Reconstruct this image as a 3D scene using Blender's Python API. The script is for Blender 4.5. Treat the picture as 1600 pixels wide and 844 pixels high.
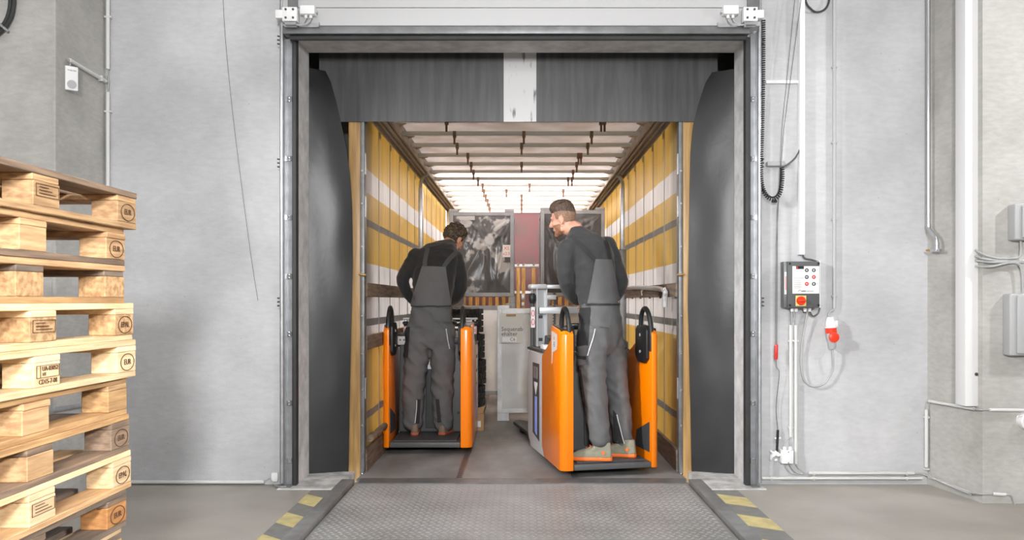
import bpy, bmesh, math, random
from mathutils import Vector, Matrix, noise
from mathutils.bvhtree import BVHTree
for o in list(bpy.data.objects): bpy.data.objects.remove(o)
random.seed(4)
S = bpy.context.scene
COL = S.collection
# ------------------------------------------------------------------ camera, world, sun, lights
CH, FP, CX, CY = 1.305, 1273.0, 815.0, 470.0      # camera height, focal length in px, principal point
cd = bpy.data.cameras.new('camera'); cam = bpy.data.objects.new('camera', cd); COL.objects.link(cam)
cam.location = (0, 0, CH); cam.rotation_euler = (math.pi/2, 0, 0)
cd.sensor_width = 36; cd.lens = FP/1600*36
cd.shift_x = -(CX-800)/1600; cd.shift_y = (CY-422)/1600
cd.clip_start = 0.05
S.camera = cam
S.view_settings.view_transform = 'Standard'; S.view_settings.look = 'None'
S.view_settings.gamma = 1; S.view_settings.use_curve_mapping = False
S.view_settings.exposure = 0.22
W = bpy.data.worlds.new('sky'); S.world = W; W.use_nodes = True
bg = W.node_tree.nodes['Background']; bg.inputs[0].default_value = (.92, .96, 1, 1); bg.inputs[1].default_value = 11.0
def light(name, kind, loc, target, energy, size=1.0, size_y=None, col=(1, 1, 1), spread=180):
    l = bpy.data.lights.new(name, kind); o = bpy.data.objects.new(name, l); COL.objects.link(o)
    o.location = loc; d = Vector(target)-Vector(loc)
    o.rotation_euler = d.to_track_quat('-Z', 'Y').to_euler()
    l.energy = energy; l.color = col
    if kind == 'AREA':
        l.size = size; l.spread = math.radians(spread)
        if size_y: l.shape = 'RECTANGLE'; l.size_y = size_y
    elif kind == 'SUN': l.angle = size
    else: l.shadow_soft_size = size
    return o
light('sun', 'SUN', (0, 12, 9), (-.6, 10.6, 0), 70.0, .02, col=(1, .98, .95))
light('softbox_key', 'AREA', (0.1, -2.3, 2.75), (-.2, 6, 1.3), 345, .6)
light('flash_side', 'AREA', (4.5, 3.9, 3.1), (2.0, 5.79, 1.2), 33, .12)
light('ceiling_fill', 'AREA', (0, 1.5, 5.8), (0, 1.5, 0), 130, 8, 6)  # wide overhead panel, added as ambient fill for the room
light('softbox_right', 'AREA', (3.2, -1.0, 3.2), (-1.6, 2.75, 1.1), 15, .5, spread=34)
light('softbox_left', 'AREA', (-4.2, 2.0, 3.4), (1.3, 6.2, 1.0), 24, .5, spread=46)
# ------------------------------------------------------------------ helpers
def lin(c):
    return tuple(((v/255)/12.92 if v/255 <= .04045 else ((v/255+.055)/1.055)**2.4) for v in c)
def P(x, y, Y):
    return Vector(((x-CX)/FP*Y, Y, CH-(y-CY)/FP*Y))
ROOTM = {}
def thing(name, label, cat, loc=(0, 0, 0), rz=0, group=None, kind=None):
    o = bpy.data.objects.new(name, None); COL.objects.link(o); o.empty_display_size = .1
    o.location = loc; o.rotation_euler = (0, 0, rz)
    ROOTM[o.name] = Matrix.Translation(Vector(loc)) @ Matrix.Rotation(rz, 4, 'Z')
    if label: o['label'] = label
    if cat: o['category'] = cat
    if group: o['group'] = group
    if kind: o['kind'] = kind
    return o
def tag(o, label=None, cat=None, group=None, kind=None):
    if label: o['label'] = label
    if cat: o['category'] = cat
    if group: o['group'] = group
    if kind: o['kind'] = kind
    return o
def rootm(o):
    m = Matrix.Identity(4); q = o; 
    while q is not None:
        if q.name in ROOTM: m = ROOTM[q.name] @ m if q is not o else ROOTM[q.name]
        q = q.parent
    return m
def frames(path, closed=False):
    n = len(path); T = []
    for i in range(n):
        if closed: t = path[(i+1) % n]-path[i-1]
        else: t = path[min(i+1, n-1)]-path[max(i-1, 0)]
        T.append(t.normalized() if t.length > 1e-9 else Vector((0, 0, 1)))
    u = T[0].orthogonal().normalized(); out = []
    for i in range(n):
        u = (u-T[i]*u.dot(T[i]))
        u = u.normalized() if u.length > 1e-6 else T[i].orthogonal().normalized()
        out.append((T[i], u, T[i].cross(u)))
    return out
def smooth_path(pts, k=6):
    pts = [Vector(p) for p in pts]; out = []
    for i in range(len(pts)-1):
        p0 = pts[max(i-1, 0)]; p1 = pts[i]; p2 = pts[i+1]; p3 = pts[min(i+2, len(pts)-1)]
        for j in range(k):
            t = j/k
            out.append(.5*((2*p1)+(p2-p0)*t+(2*p0-5*p1+4*p2-p3)*t*t+(3*p1-p0-3*p2+p3)*t**3))
    out.append(pts[-1]); return out
class MB:
    def __init__(s): s.v = []; s.f = []; s.m = []; s.mi = 0
    def add(s, vs, fs, M=None):
        b = len(s.v)
        s.v += [(M @ Vector(p)) if M else Vector(p) for p in vs]
        s.f += [tuple(i+b for i in f) for f in fs]; s.m += [s.mi]*len(fs); return s
    def box(s, x0, x1, y0, y1, z0, z1, M=None):
        vs = [(x, y, z) for z in (z0, z1) for y in (y0, y1) for x in (x0, x1)]
        return s.add(vs, [(0, 2, 3, 1), (4, 5, 7, 6), (0, 1, 5, 4), (2, 6, 7, 3), (0, 4, 6, 2), (1, 3, 7, 5)], M)
    def cbox(s, c, d, M=None):
        return s.box(c[0]-d[0]/2, c[0]+d[0]/2, c[1]-d[1]/2, c[1]+d[1]/2, c[2]-d[2]/2, c[2]+d[2]/2, M)
    def tube(s, path, r, n=8, closed=False, M=None, caps=True):
        path = [Vector(p) for p in path]
        R = r if isinstance(r, (list, tuple)) else [r]*len(path)
        fr = frames(path, closed); vs = []; fs = []; k = len(path)
        for (T, u, w), p, rr in zip(fr, path, R):
            for j in range(n):
                a = 2*math.pi*j/n; vs.append(p+u*(rr*math.cos(a))+w*(rr*math.sin(a)))
        for i in range(k if closed else k-1):
            for j in range(n):
                a = i*n+j; b = i*n+(j+1) % n; c = ((i+1) % k)*n+(j+1) % n; d = ((i+1) % k)*n+j
                fs.append((a, b, c, d))
        if not closed and caps:
            fs.append(tuple(range(n-1, -1, -1))); fs.append(tuple(range((k-1)*n, k*n)))
        return s.add(vs, fs, M)
    def cyl(s, a, b, r, n=16, r2=None):
        return s.tube([a, b], [r, r if r2 is None else r2], n)
    def limb(s, pts, rad, n=14, k=5):
        """rounded tapering limb with domed ends"""
        pp = smooth_path(pts, k); rr = []
        for i in range(len(pts)-1):
            for j in range(k): t = j/k; rr.append(rad[i]*(1-t)+rad[i+1]*t)
        rr.append(rad[-1])
        d0 = (pp[0]-pp[1]).normalized(); d1 = (pp[-1]-pp[-2]).normalized()
        A = [pp[0]+d0*rr[0]*q for q in (.95, .75, .4)]; RA = [rr[0]*q for q in (.3, .66, .92)]
        B = [pp[-1]+d1*rr[-1]*q for q in (.4, .75, .95)]; RB = [rr[-1]*q for q in (.92, .66, .3)]
        return s.tube(A+pp+B, RA+rr+RB, n)
    def loft(s, rings):
        n = len(rings[0]); vs = [p for r in rings for p in r]; fs = []
        for i in range(len(rings)-1):
            for j in range(n): fs.append((i*n+j, i*n+(j+1) % n, (i+1)*n+(j+1) % n, (i+1)*n+j))
        fs.append(tuple(range(n-1, -1, -1))); fs.append(tuple(range((len(rings)-1)*n, len(rings)*n)))
        return s.add(vs, fs)
    def ell(s, c, r, M=None, nu=16, nv=10):
        vs = [(c[0], c[1], c[2]-r[2])]; fs = []
        for i in range(1, nv):
            t = math.pi*i/nv
            for j in range(nu):
                a = 2*math.pi*j/nu
                vs.append((c[0]+r[0]*math.sin(t)*math.cos(a), c[1]+r[1]*math.sin(t)*math.sin(a), c[2]-r[2]*math.cos(t)))
        vs.append((c[0], c[1], c[2]+r[2])); L = len(vs)-1
        for j in range(nu):
            fs.append((0, 1+(j+1) % nu, 1+j)); b = 1+(nv-2)*nu; fs.append((L, b+j, b+(j+1) % nu))
        for i in range(nv-2):
            for j in range(nu):
                a = 1+i*nu+j; b = 1+i*nu+(j+1) % nu; fs.append((a, b, b+nu, a+nu))
        return s.add(vs, fs, M)
    def lathe(s, prof, n=24, M=None):
        """profile of (r, z) pairs turned about z"""
        vs = []; fs = []
        for r, z in prof:
            for j in range(n):
                a = 2*math.pi*j/n; vs.append((r*math.cos(a), r*math.sin(a), z))
        for i in range(len(prof)-1):
            for j in range(n): fs.append((i*n+j, i*n+(j+1) % n, (i+1)*n+(j+1) % n, (i+1)*n+j))
        fs.append(tuple(range(n-1, -1, -1))); fs.append(tuple(range((len(prof)-1)*n, len(prof)*n)))
        return s.add(vs, fs, M)
    def prism(s, poly, d0, d1, axis='x', M=None):
        """poly is (a, b) pairs: axis x -> (y, z), axis y -> (x, z), axis z -> (x, y)"""
        n = len(poly)
        def pt(p, d): return {'x': (d, p[0], p[1]), 'y': (p[0], d, p[1]), 'z': (p[0], p[1], d)}[axis]
        vs = [pt(p, d0) for p in poly]+[pt(p, d1) for p in poly]
        fs = [tuple(range(n)), tuple(range(2*n-1, n-1, -1))]+[(i, (i+1) % n, n+(i+1) % n, n+i) for i in range(n)]
        return s.add(vs, fs, M)
    def sheet(s, grid, th):
        """grid[i][j] of points, given thickness along its normal"""
        n = len(grid); m = len(grid[0])
        def nrm(i, j):
            a = Vector(grid[min(i+1, n-1)][j])-Vector(grid[max(i-1, 0)][j]); b = Vector(grid[i][min(j+1, m-1)])-Vector(grid[i][max(j-1, 0)])
            c = a.cross(b); return c.normalized() if c.length > 1e-9 else Vector((0, 0, 1))
        vs = [Vector(grid[i][j]) for i in range(n) for j in range(m)]
        vs += [Vector(grid[i][j])+nrm(i, j)*th for i in range(n) for j in range(m)]
        o = n*m; fs = []
        for i in range(n-1):
            for j in range(m-1):
                a, b, c, d = i*m+j, (i+1)*m+j, (i+1)*m+j+1, i*m+j+1
                fs.append((d, c, b, a)); fs.append((a+o, b+o, c+o, d+o))
        rim = [i*m for i in range(n)]+[(n-1)*m+j for j in range(1, m)]+[i*m+m-1 for i in range(n-2, -1, -1)]+[j for j in range(m-2, 0, -1)]
        for k in range(len(rim)):
            a = rim[k]; b = rim[(k+1) % len(rim)]; fs.append((a, b, b+o, a+o))
        return s.add(vs, fs)
    def text(s, txt, size, M, th=.0008, align='CENTER'):
        c = bpy.data.curves.new('t', 'FONT'); c.body = txt; c.size = size; c.align_x = align; c.align_y = 'CENTER'; c.extrude = th; c.resolution_u = 2
        o = bpy.data.objects.new('t', c); COL.objects.link(o)
        me = bpy.data.meshes.new_from_object(o.evaluated_get(bpy.context.evaluated_depsgraph_get()))
        s.add([v.co.copy() for v in me.vertices], [tuple(p.vertices) for p in me.polygons], M)
        bpy.data.objects.remove(o); bpy.data.curves.remove(c); bpy.data.meshes.remove(me); return s
    def mesh(s, name='m', inv=None, bevel=0, seg=2, smooth=None, ang=35):
        me = bpy.data.meshes.new(name)
        vs = [inv @ p for p in s.v] if inv else s.v
        me.from_pydata([tuple(p) for p in vs], [], s.f)
        for p, i in zip(me.polygons, s.m): p.material_index = i
        bm = bmesh.new(); bm.from_mesh(me)
        bmesh.ops.recalc_face_normals(bm, faces=bm.faces)
        if bevel:
            ed = [e for e in bm.edges if len(e.link_faces) == 2 and e.calc_face_angle(0) > .6]
            bmesh.ops.bevel(bm, geom=ed, offset=bevel, segments=seg, affect='EDGES', profile=.5, clamp_overlap=True)
        bm.to_mesh(me); bm.free()
        if smooth or (smooth is None and bevel):
            for p in me.polygons: p.use_smooth = True
            me.set_sharp_from_angle(angle=math.radians(ang))
        return me
    def build(s, name, mats, parent=None, world=False, label=None, cat=None, group=None, kind=None, **kw):
        if not isinstance(mats, (list, tuple)): mats = [mats]
        inv = None; loc = None
        if parent is not None:
            if world: inv = rootm(parent).inverted()
        else:
            xs = [p.x for p in s.v]; ys = [p.y for p in s.v]; zs = [p.z for p in s.v]
            loc = Vector(((min(xs)+max(xs))/2, (min(ys)+max(ys))/2, min(zs))); inv = Matrix.Translation(-loc)
        me = s.mesh(name, inv, **kw)
        for m in mats: me.materials.append(m)
        return link(name, me, parent, loc, label, cat, group, kind)
def link(name, me, parent=None, loc=None, label=None, cat=None, group=None, kind=None):
    o = bpy.data.objects.new(name, me); COL.objects.link(o)
    if parent is not None: o.parent = parent
    if loc is not None:
        o.location = loc; ROOTM[o.name] = Matrix.Translation(loc)
    return tag(o, label, cat, group, kind)
def rotx(a): return Matrix.Rotation(math.radians(a), 4, 'X')
def roty(a): return Matrix.Rotation(math.radians(a), 4, 'Y')
def rotz(a): return Matrix.Rotation(math.radians(a), 4, 'Z')
def tr(*a): return Matrix.Translation(Vector(a[0] if len(a) == 1 else a))
FACE_CAM = rotx(90)                    # text in xy plane -> faces -y
FACE_RIGHT = rotz(90) @ rotx(90)       # text faces +x
# ------------------------------------------------------------------ materials
def mat(name, c, rough=.55, metal=0.0, var=0, vs=6.0, stretch=(1, 1, 1), bump=0, bs=60, c2=None, lo=.35, hi=.65, rand=0, coat=0, det=5, world=False, translucent=0, sheen=0):
    m = bpy.data.materials.new(name); m.use_nodes = True; nt = m.node_tree; N = nt.nodes; L = nt.links
    b = N['Principled BSDF']; b.inputs['Roughness'].default_value = rough; b.inputs['Metallic'].default_value = metal
    if coat: b.inputs['Coat Weight'].default_value = coat; b.inputs['Coat Roughness'].default_value = .08
    if sheen: b.inputs['Sheen Weight'].default_value = sheen
    base = lin(c)+(1,); b.inputs['Base Color'].default_value = base
    sock = None
    if var or c2 or bump:
        if world: src = N.new('ShaderNodeNewGeometry').outputs['Position']
        else: src = N.new('ShaderNodeTexCoord').outputs['Object']
        mp = N.new('ShaderNodeMapping'); mp.inputs['Scale'].default_value = stretch; L.new(src, mp.inputs['Vector'])
        if rand:
            oi = N.new('ShaderNodeObjectInfo'); ml = N.new('ShaderNodeVectorMath'); ml.operation = 'ADD'
            mu = N.new('ShaderNodeMath'); mu.operation = 'MULTIPLY'; mu.inputs[1].default_value = 37
            L.new(oi.outputs['Random'], mu.inputs[0]); L.new(mp.outputs[0], ml.inputs[0]); L.new(mu.outputs[0], ml.inputs[1]); vec = ml.outputs[0]
        else: vec = mp.outputs[0]
    if var or c2:
        nz = N.new('ShaderNodeTexNoise'); nz.inputs['Scale'].default_value = vs; nz.inputs['Detail'].default_value = det; L.new(vec, nz.inputs['Vector'])
        rp = N.new('ShaderNodeValToRGB'); L.new(nz.outputs['Fac'], rp.inputs[0])
        d = lin(c2)+(1,) if c2 else tuple(v*(1-var) for v in base[:3])+(1,)
        a = base if c2 else tuple(min(1, v*(1+var)) for v in base[:3])+(1,)
        rp.color_ramp.elements[0].position = lo; rp.color_ramp.elements[0].color = d
        rp.color_ramp.elements[1].position = hi; rp.color_ramp.elements[1].color = a
        sock = rp.outputs[0]
        if rand:
            hs = N.new('ShaderNodeHueSaturation'); mr = N.new('ShaderNodeMapRange'); mr.inputs[3].default_value = 1-rand; mr.inputs[4].default_value = 1+rand*.6
            L.new(oi.outputs['Random'], mr.inputs[0]); L.new(mr.outputs[0], hs.inputs['Value']); L.new(sock, hs.inputs['Color']); sock = hs.outputs[0]
        L.new(sock, b.inputs['Base Color'])
    if bump:
        n2 = N.new('ShaderNodeTexNoise'); n2.inputs['Scale'].default_value = bs; n2.inputs['Detail'].default_value = 4; L.new(vec, n2.inputs['Vector'])
        bp = N.new('ShaderNodeBump'); bp.inputs['Strength'].default_value = bump; bp.inputs['Distance'].default_value = .01
        L.new(n2.outputs['Fac'], bp.inputs['Height']); L.new(bp.outputs[0], b.inputs['Normal'])
    if translucent:
        t = N.new('ShaderNodeBsdfTranslucent'); t.inputs[0].default_value = base
        if sock: L.new(sock, t.inputs[0])
        mx = N.new('ShaderNodeMixShader'); mx.inputs[0].default_value = translucent
        L.new(b.outputs[0], mx.inputs[1]); L.new(t.outputs[0], mx.inputs[2]); L.new(mx.outputs[0], N['Material Output'].inputs['Surface'])
    return m
def concrete(name, c, c2, vs, streak=.5):
    """two scales of cloudiness plus fine speckle and pores"""
    m = mat(name, c, .8, c2=c2, vs=vs, det=8, bump=.12, bs=90, world=True, lo=.25, hi=.75)
    nt = m.node_tree; N = nt.nodes; L = nt.links; b = N['Principled BSDF']
    src = b.inputs['Base Color'].links[0].from_socket
    g = N.new('ShaderNodeNewGeometry'); mp = N.new('ShaderNodeMapping'); mp.inputs['Scale'].default_value = (8, 8, 22); L.new(g.outputs['Position'], mp.inputs[0])
    n1 = N.new('ShaderNodeTexNoise'); n1.inputs['Scale'].default_value = 2; n1.inputs['Detail'].default_value = 6; L.new(mp.outputs[0], n1.inputs['Vector'])
    mr = N.new('ShaderNodeMapRange'); mr.inputs[1].default_value = .3; mr.inputs[2].default_value = .7; mr.inputs[3].default_value = 1-.12*streak; mr.inputs[4].default_value = 1+.08*streak
    L.new(n1.outputs['Fac'], mr.inputs[0])
    n2 = N.new('ShaderNodeTexVoronoi'); n2.inputs['Scale'].default_value = 7; L.new(g.outputs['Position'], n2.inputs['Vector'])
    m2 = N.new('ShaderNodeMapRange'); m2.inputs[1].default_value = .02; m2.inputs[2].default_value = .045; m2.inputs[3].default_value = .72; m2.inputs[4].default_value = 1; L.new(n2.outputs['Distance'], m2.inputs[0])
    mu = N.new('ShaderNodeMath'); mu.operation = 'MULTIPLY'; L.new(mr.outputs[0], mu.inputs[0]); L.new(m2.outputs[0], mu.inputs[1])
    mx = N.new('ShaderNodeVectorMath'); mx.operation = 'SCALE'; L.new(src, mx.inputs[0]); L.new(mu.outputs[0], mx.inputs['Scale'])
    L.new(mx.outputs[0], b.inputs['Base Color'])
    return m
M = {}
M['concrete'] = concrete('concrete', (206, 206, 208), (176, 177, 179), 1.7)
M['concrete_rough'] = concrete('concrete_rough', (190, 188, 184), (164, 162, 157), 2.4, .8)
M['reveal'] = concrete('reveal_concrete', (226, 226, 226), (182, 182, 182), 9)
M['floor'] = mat('floor_screed', (172, 167, 159), .42, c2=(148, 142, 133), vs=1.4, det=8, bump=.04, bs=30, world=True)
M['white_wall'] = mat('plaster', (205, 205, 205), .9, var=.03)
M['sill'] = mat('sill_paint', (215, 215, 214), .7, c2=(160, 160, 158), vs=9, world=True)
M['galv'] = mat('galvanised_steel', (178, 180, 183), .38, .75, var=.12, vs=14)
M['steel'] = mat('worn_steel', (120, 121, 122), .45, .6, var=.15, vs=10, bump=.05)
M['kerb'] = mat('kerb_steel', (150, 151, 151), .5, .2, c2=(122, 122, 121), vs=6, det=7)
M['chrome'] = mat('bright_steel', (200, 202, 205), .25, .9)
M['rubber'] = mat('black_rubber', (52, 52, 53), .6, var=.15, vs=8)
M['grey_rubber'] = mat('grey_rubber', (88, 88, 89), .5, var=.1, vs=12)
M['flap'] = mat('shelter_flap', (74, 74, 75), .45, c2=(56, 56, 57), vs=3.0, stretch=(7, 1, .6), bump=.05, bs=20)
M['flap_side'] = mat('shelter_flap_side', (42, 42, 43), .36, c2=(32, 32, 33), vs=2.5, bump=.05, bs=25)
M['flap_white'] = mat('flap_white_paint', (200, 200, 200), .6, c2=(110, 110, 110), vs=5, stretch=(6, 1, 1), lo=.3, hi=.4)
M['door'] = mat('door_white', (184, 184, 185), .45)
M['white'] = mat('white_plastic', (232, 232, 232), .4)
M['offwhite'] = mat('conduit_plastic', (212, 212, 210), .45)
M['grey_plastic'] = mat('grey_plastic', (175, 176, 177), .45)
M['cable'] = mat('grey_cable', (170, 171, 170), .5)
M['dark_cable'] = mat('dark_cable', (88, 88, 88), .5)
M['black'] = mat('black_plastic', (32, 32, 33), .42)
M['dark'] = mat('dark_paint', (70, 71, 72), .5, var=.06)
M['dark2'] = mat('charcoal_paint', (84, 85, 86), .5, var=.05)
M['orange'] = mat('orange_paint', (255, 134, 0), .3, coat=.4)
M['silver'] = mat('silver_paint', (205, 207, 210), .35, .25)
M['red'] = mat('red_plastic', (236, 56, 24), .35)
M['red_dark'] = mat('red_handle', (205, 50, 45), .4)
M['yellow_plate'] = mat('yellow_plate', (222, 205, 130), .5)
M['ink'] = mat('print_ink', (60, 60, 62), .6)
M['red_ink'] = mat('red_ink', (215, 60, 70), .6)
M['pale_ink'] = mat('pale_ink', (150, 150, 150), .6)
M['brass'] = mat('brass', (190, 150, 90), .35, .8)
M['blue'] = mat('blue_gauge', (150, 165, 240), .3)
M['haz_dark'] = mat('hazard_dark', (128, 127, 124), .7, var=.1, vs=14, world=True)
M['haz_yellow'] = mat('hazard_yellow', (214, 200, 140), .7, c2=(190, 176, 128), vs=12, world=True)
M['plate'] = mat('tread_plate', (160, 160, 159), .45, .2, c2=(140, 139, 136), vs=2.2, det=8)
M['trailer_floor'] = mat('trailer_ply', (152, 152, 151), .55, c2=(116, 115, 113), vs=2.0, stretch=(1.5, .7, 1), det=9, bump=.05, bs=20)
M['plank'] = mat('aged_plank', (134, 116, 100), .7, c2=(98, 84, 72), vs=5, stretch=(6, .8, 8), bump=.1, bs=30)
M['post_gold'] = mat('varnished_post', (188, 150, 96), .4, c2=(150, 116, 70), vs=4, stretch=(8, 8, .6))
M['strap'] = mat('grey_strap', (150, 147, 143), .7)
M['maroon'] = mat('maroon_panel', (140, 98, 104), .6, c2=(124, 104, 108), vs=3, det=6)
M['slat'] = mat('yellow_slat', (205, 165, 85), .6, c2=(160, 122, 66), vs=6, stretch=(4, 4, .7), rand=.2)
M['rail'] = mat('roof_rail', (168, 160, 152), .55, .1, var=.12)
M['bow'] = mat('roof_bow', (200, 203, 200), .5, .1)
M['clip'] = mat('roof_clip', (120, 96, 78), .6)
M['tarp_grey'] = mat('grey_tarp', (222, 223, 224), .4, c2=(202, 203, 204), vs=3)
M['tarp_dark'] = mat('dark_tarp', (84, 85, 87), .3, c2=(66, 67, 68), vs=3, bump=.2, bs=12)
M['tarp_scuff'] = mat('scuffed_tarp', (84, 85, 87), .28, c2=(168, 168, 168), vs=3.4, det=5, lo=.40, hi=.44, bump=.2, bs=14)
M['rack'] = mat('rack_steel', (222, 225, 229), .42, .1, c2=(192, 195, 199), vs=8)
M['rack_dark'] = mat('rack_grey', (138, 140, 144), .5, .15, var=.1)
M['placard'] = mat('grey_placard', (206, 207, 202), .5)
M['tyre'] = mat('tyre', (34, 34, 35), .6)
M['card'] = mat('cardboard', (178, 142, 104), .8, var=.06)
M['shade_canopy'] = mat('shade_canopy_sheet', (185, 183, 180), .6, translucent=.4)
M['asphalt'] = mat('asphalt', (110, 110, 110), .9, var=.1)
M['facade'] = mat('dark_facade', (70, 70, 72), .8)
for nm, c, c2 in (('pale', (244, 218, 176), (220, 186, 140)), ('tan', (216, 178, 132), (174, 136, 98)), ('brown', (206, 166, 116), (164, 126, 86)),
                  ('weathered', (158, 132, 108), (118, 100, 86)), ('orangewood', (216, 156, 96), (184, 126, 74)), ('greywood', (138, 120, 104), (104, 92, 82))):
    M[nm] = mat('wood_'+nm, c, .7, c2=c2, vs=5, stretch=(5, .9, 14), det=7, bump=.12, bs=30, rand=.18)
M['chip'] = mat('chipboard', (214, 176, 130), .8, c2=(168, 128, 88), vs=46, det=3, bump=.3, bs=60, rand=.12)
M['burn'] = mat('branded_ink', (92, 66, 46), .8)
M['skin'] = mat('skin', (222, 166, 142), .5, var=.05, vs=12)
M['skin'].node_tree.nodes['Principled BSDF'].inputs['Subsurface Weight'].default_value = .12
M['skin'].node_tree.nodes['Principled BSDF'].inputs['Subsurface Radius'].default_value = (.02, .008, .005)
M['hair_brown'] = mat('brown_hair', (108, 88, 72), .6, c2=(62, 50, 42), vs=18, stretch=(6, 1.2, 3), bump=.5, bs=60)
M['hair_fade'] = mat('short_hair', (160, 126, 104), .75, c2=(126, 98, 80), vs=90, bump=.2, bs=160)
M['hair_curly'] = mat('curly_hair', (112, 94, 76), .6, c2=(40, 33, 28), vs=60, det=2, bump=.8, bs=70)
M['beard'] = mat('beard', (172, 122, 92), .75, c2=(140, 98, 74), vs=80, bump=.3, bs=160)
M['sweater'] = mat('black_knit', (40, 40, 41), .9, var=.08, vs=20, bump=.08, bs=220, sheen=.15)
M['sweater2'] = mat('charcoal_knit', (58, 58, 59), .9, var=.08, vs=20, bump=.08, bs=220, sheen=.15)
M['twill'] = mat('grey_twill', (99, 99, 100), .85, var=.05, vs=8, bump=.06, bs=260)
M['twill_dark'] = mat('dark_twill', (48, 48, 49), .85, bump=.06, bs=260)
M['strap_twill'] = mat('strap_twill', (74, 74, 75), .85)
M['piping'] = mat('reflective_piping', (225, 225, 225), .4)
M['shoe'] = mat('shoe_suede', (142, 140, 122), .85, var=.08, vs=20, bump=.1, bs=150)
M['shoe_brown'] = mat('shoe_leather', (122, 104, 90), .6, var=.12, vs=20)
M['shoe_orange'] = mat('shoe_sole', (245, 118, 40), .5)
M['shoe_lace'] = mat('shoe_lace', (225, 105, 40), .7)
M['sole_brown'] = mat('shoe_sole_brown', (168, 92, 62), .6)
M['eye'] = mat('eyelid', (196, 142, 120), .5)
def curtain_mat(name, bands, dirt):
    """curtain print: horizontal colour bands by height, seen through light"""
    m = bpy.data.materials.new(name); m.use_nodes = True; N = m.node_tree.nodes; L = m.node_tree.links
    b = N['Principled BSDF']; b.inputs['Roughness'].default_value = .42
    g = N.new('ShaderNodeNewGeometry'); sp = N.new('ShaderNodeSeparateXYZ'); L.new(g.outputs['Position'], sp.inputs[0])
    dv = N.new('ShaderNodeMath'); dv.operation = 'DIVIDE'; dv.inputs[1].default_value = 3.0; L.new(sp.outputs['Z'], dv.inputs[0])
    rp = N.new('ShaderNodeValToRGB'); rp.color_ramp.interpolation = 'CONSTANT'; L.new(dv.outputs[0], rp.inputs[0])
    els = rp.color_ramp.elements
    els[0].position = 0; els[0].color = lin(bands[0][1])+(1,); els[1].position = bands[1][0]/3; els[1].color = lin(bands[1][1])+(1,)
    for z, c in bands[2:]:
        e = els.new(z/3); e.color = lin(c)+(1,)
    mp = N.new('ShaderNodeMapping'); mp.inputs['Scale'].default_value = (1, 5, .6); L.new(g.outputs['Position'], mp.inputs[0])
    nz = N.new('ShaderNodeTexNoise'); nz.inputs['Scale'].default_value = 3; nz.inputs['Detail'].default_value = 7; L.new(mp.outputs[0], nz.inputs['Vector'])
    mr = N.new('ShaderNodeMapRange'); mr.inputs[1].default_value = .3; mr.inputs[2].default_value = .7; mr.inputs[3].default_value = 1-dirt; mr.inputs[4].default_value = 1.05; L.new(nz.outputs['Fac'], mr.inputs[0])
    mx = N.new('ShaderNodeVectorMath'); mx.operation = 'SCALE'; L.new(rp.outputs[0], mx.inputs[0]); L.new(mr.outputs[0], mx.inputs['Scale'])
    L.new(mx.outputs[0], b.inputs['Base Color'])
    t = N.new('ShaderNodeBsdfTranslucent'); L.new(mx.outputs[0], t.inputs[0])
    s = N.new('ShaderNodeMixShader'); s.inputs[0].default_value = .4
    L.new(b.outputs[0], s.inputs[1]); L.new(t.outputs[0], s.inputs[2]); L.new(s.outputs[0], N['Material Output'].inputs['Surface'])
    return m
YEL, PAL, GRY = (198, 174, 116), (206, 201, 198), (138, 135, 131)
BANDS = [(0, YEL), (.36, GRY), (.42, YEL), (1.03, PAL), (1.10, GRY), (1.15, PAL), (1.60, YEL), (1.89, GRY), (1.95, YEL), (2.16, PAL), (2.345, YEL)]
M['curtain'] = curtain_mat('trailer_curtain', BANDS, .16)
M['roof'] = mat('roof_tarp', (226, 220, 218), .6, c2=(208, 199, 195), vs=4, translucent=.45)
# ------------------------------------------------------------------ the room
YW = 5.79; YR = 6.10                        # warehouse face and yard face of the dock wall
DX = 1.60; DZ = 3.17                        # dock opening half width and height
RX = 6.0; RB = -5.0; RZ = 6.0
b = MB(); b.box(-RX, RX, RB, 4.0, -.25, 0); b.box(-RX, -1.30, 4.0, YR, -.25, 0); b.box(1.30, RX, 4.0, YR, -.25, 0)
b.build('floor', M['floor'], kind='structure')
b = MB(); b.box(-RX, RX, RB, YW, RZ, RZ+.2); b.build('ceiling', M['white_wall'], kind='structure')
b = MB(); b.box(-RX-.2, -RX, RB, YR, -.25, RZ); b.build('wall_left', M['concrete'], kind='structure')
b = MB(); b.box(RX, RX+.2, RB, YR, -.25, RZ); b.build('wall_right', M['concrete'], kind='structure')
b = MB(); b.box(-RX-.2, RX+.2, RB-.2, RB, -.25, RZ+.2); b.build('wall_back', M['white_wall'], kind='structure')
wf = MB(); wf.box(-RX, -DX, YW, YR, 0, RZ+.2); wf.box(DX, RX, YW, YR, 0, RZ+.2); wf.box(-DX, DX, YW, YR, DZ, RZ+.2)
wf = wf.build('wall_front', M['concrete'], kind='structure')
# plaster lining of the opening
for nm, poly in (('reveal_panel', [(-DX, -DX+.008)]), ('reveal_panel', [(DX-.008, DX)])):
    x0, x1 = poly[0]; b = MB(); b.box(x0, x1, YW+.002, YR-.001, 0, DZ); b.build(nm, M['reveal'], wf, world=True)
b = MB(); b.box(-DX, DX, YW+.002, YR-.001, DZ-.008, DZ); b.build('reveal_panel', M['reveal'], wf, world=True)
# pilasters either side
b = MB(); b.prism([(2.885, YW), (2.965, 5.24), (4.2, 5.24), (4.2, YW)], 0, RZ, 'z'); pr = b.build('wall_pillar_right', M['concrete_rough'], kind='structure')
b = MB(); b.prism([(-2.955, YW), (-2.95, 5.16), (-4.4, 5.16), (-4.4, YW)], 0, RZ, 'z'); pl = b.build('wall_pillar_left', M['concrete_rough'], kind='structure')
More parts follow.
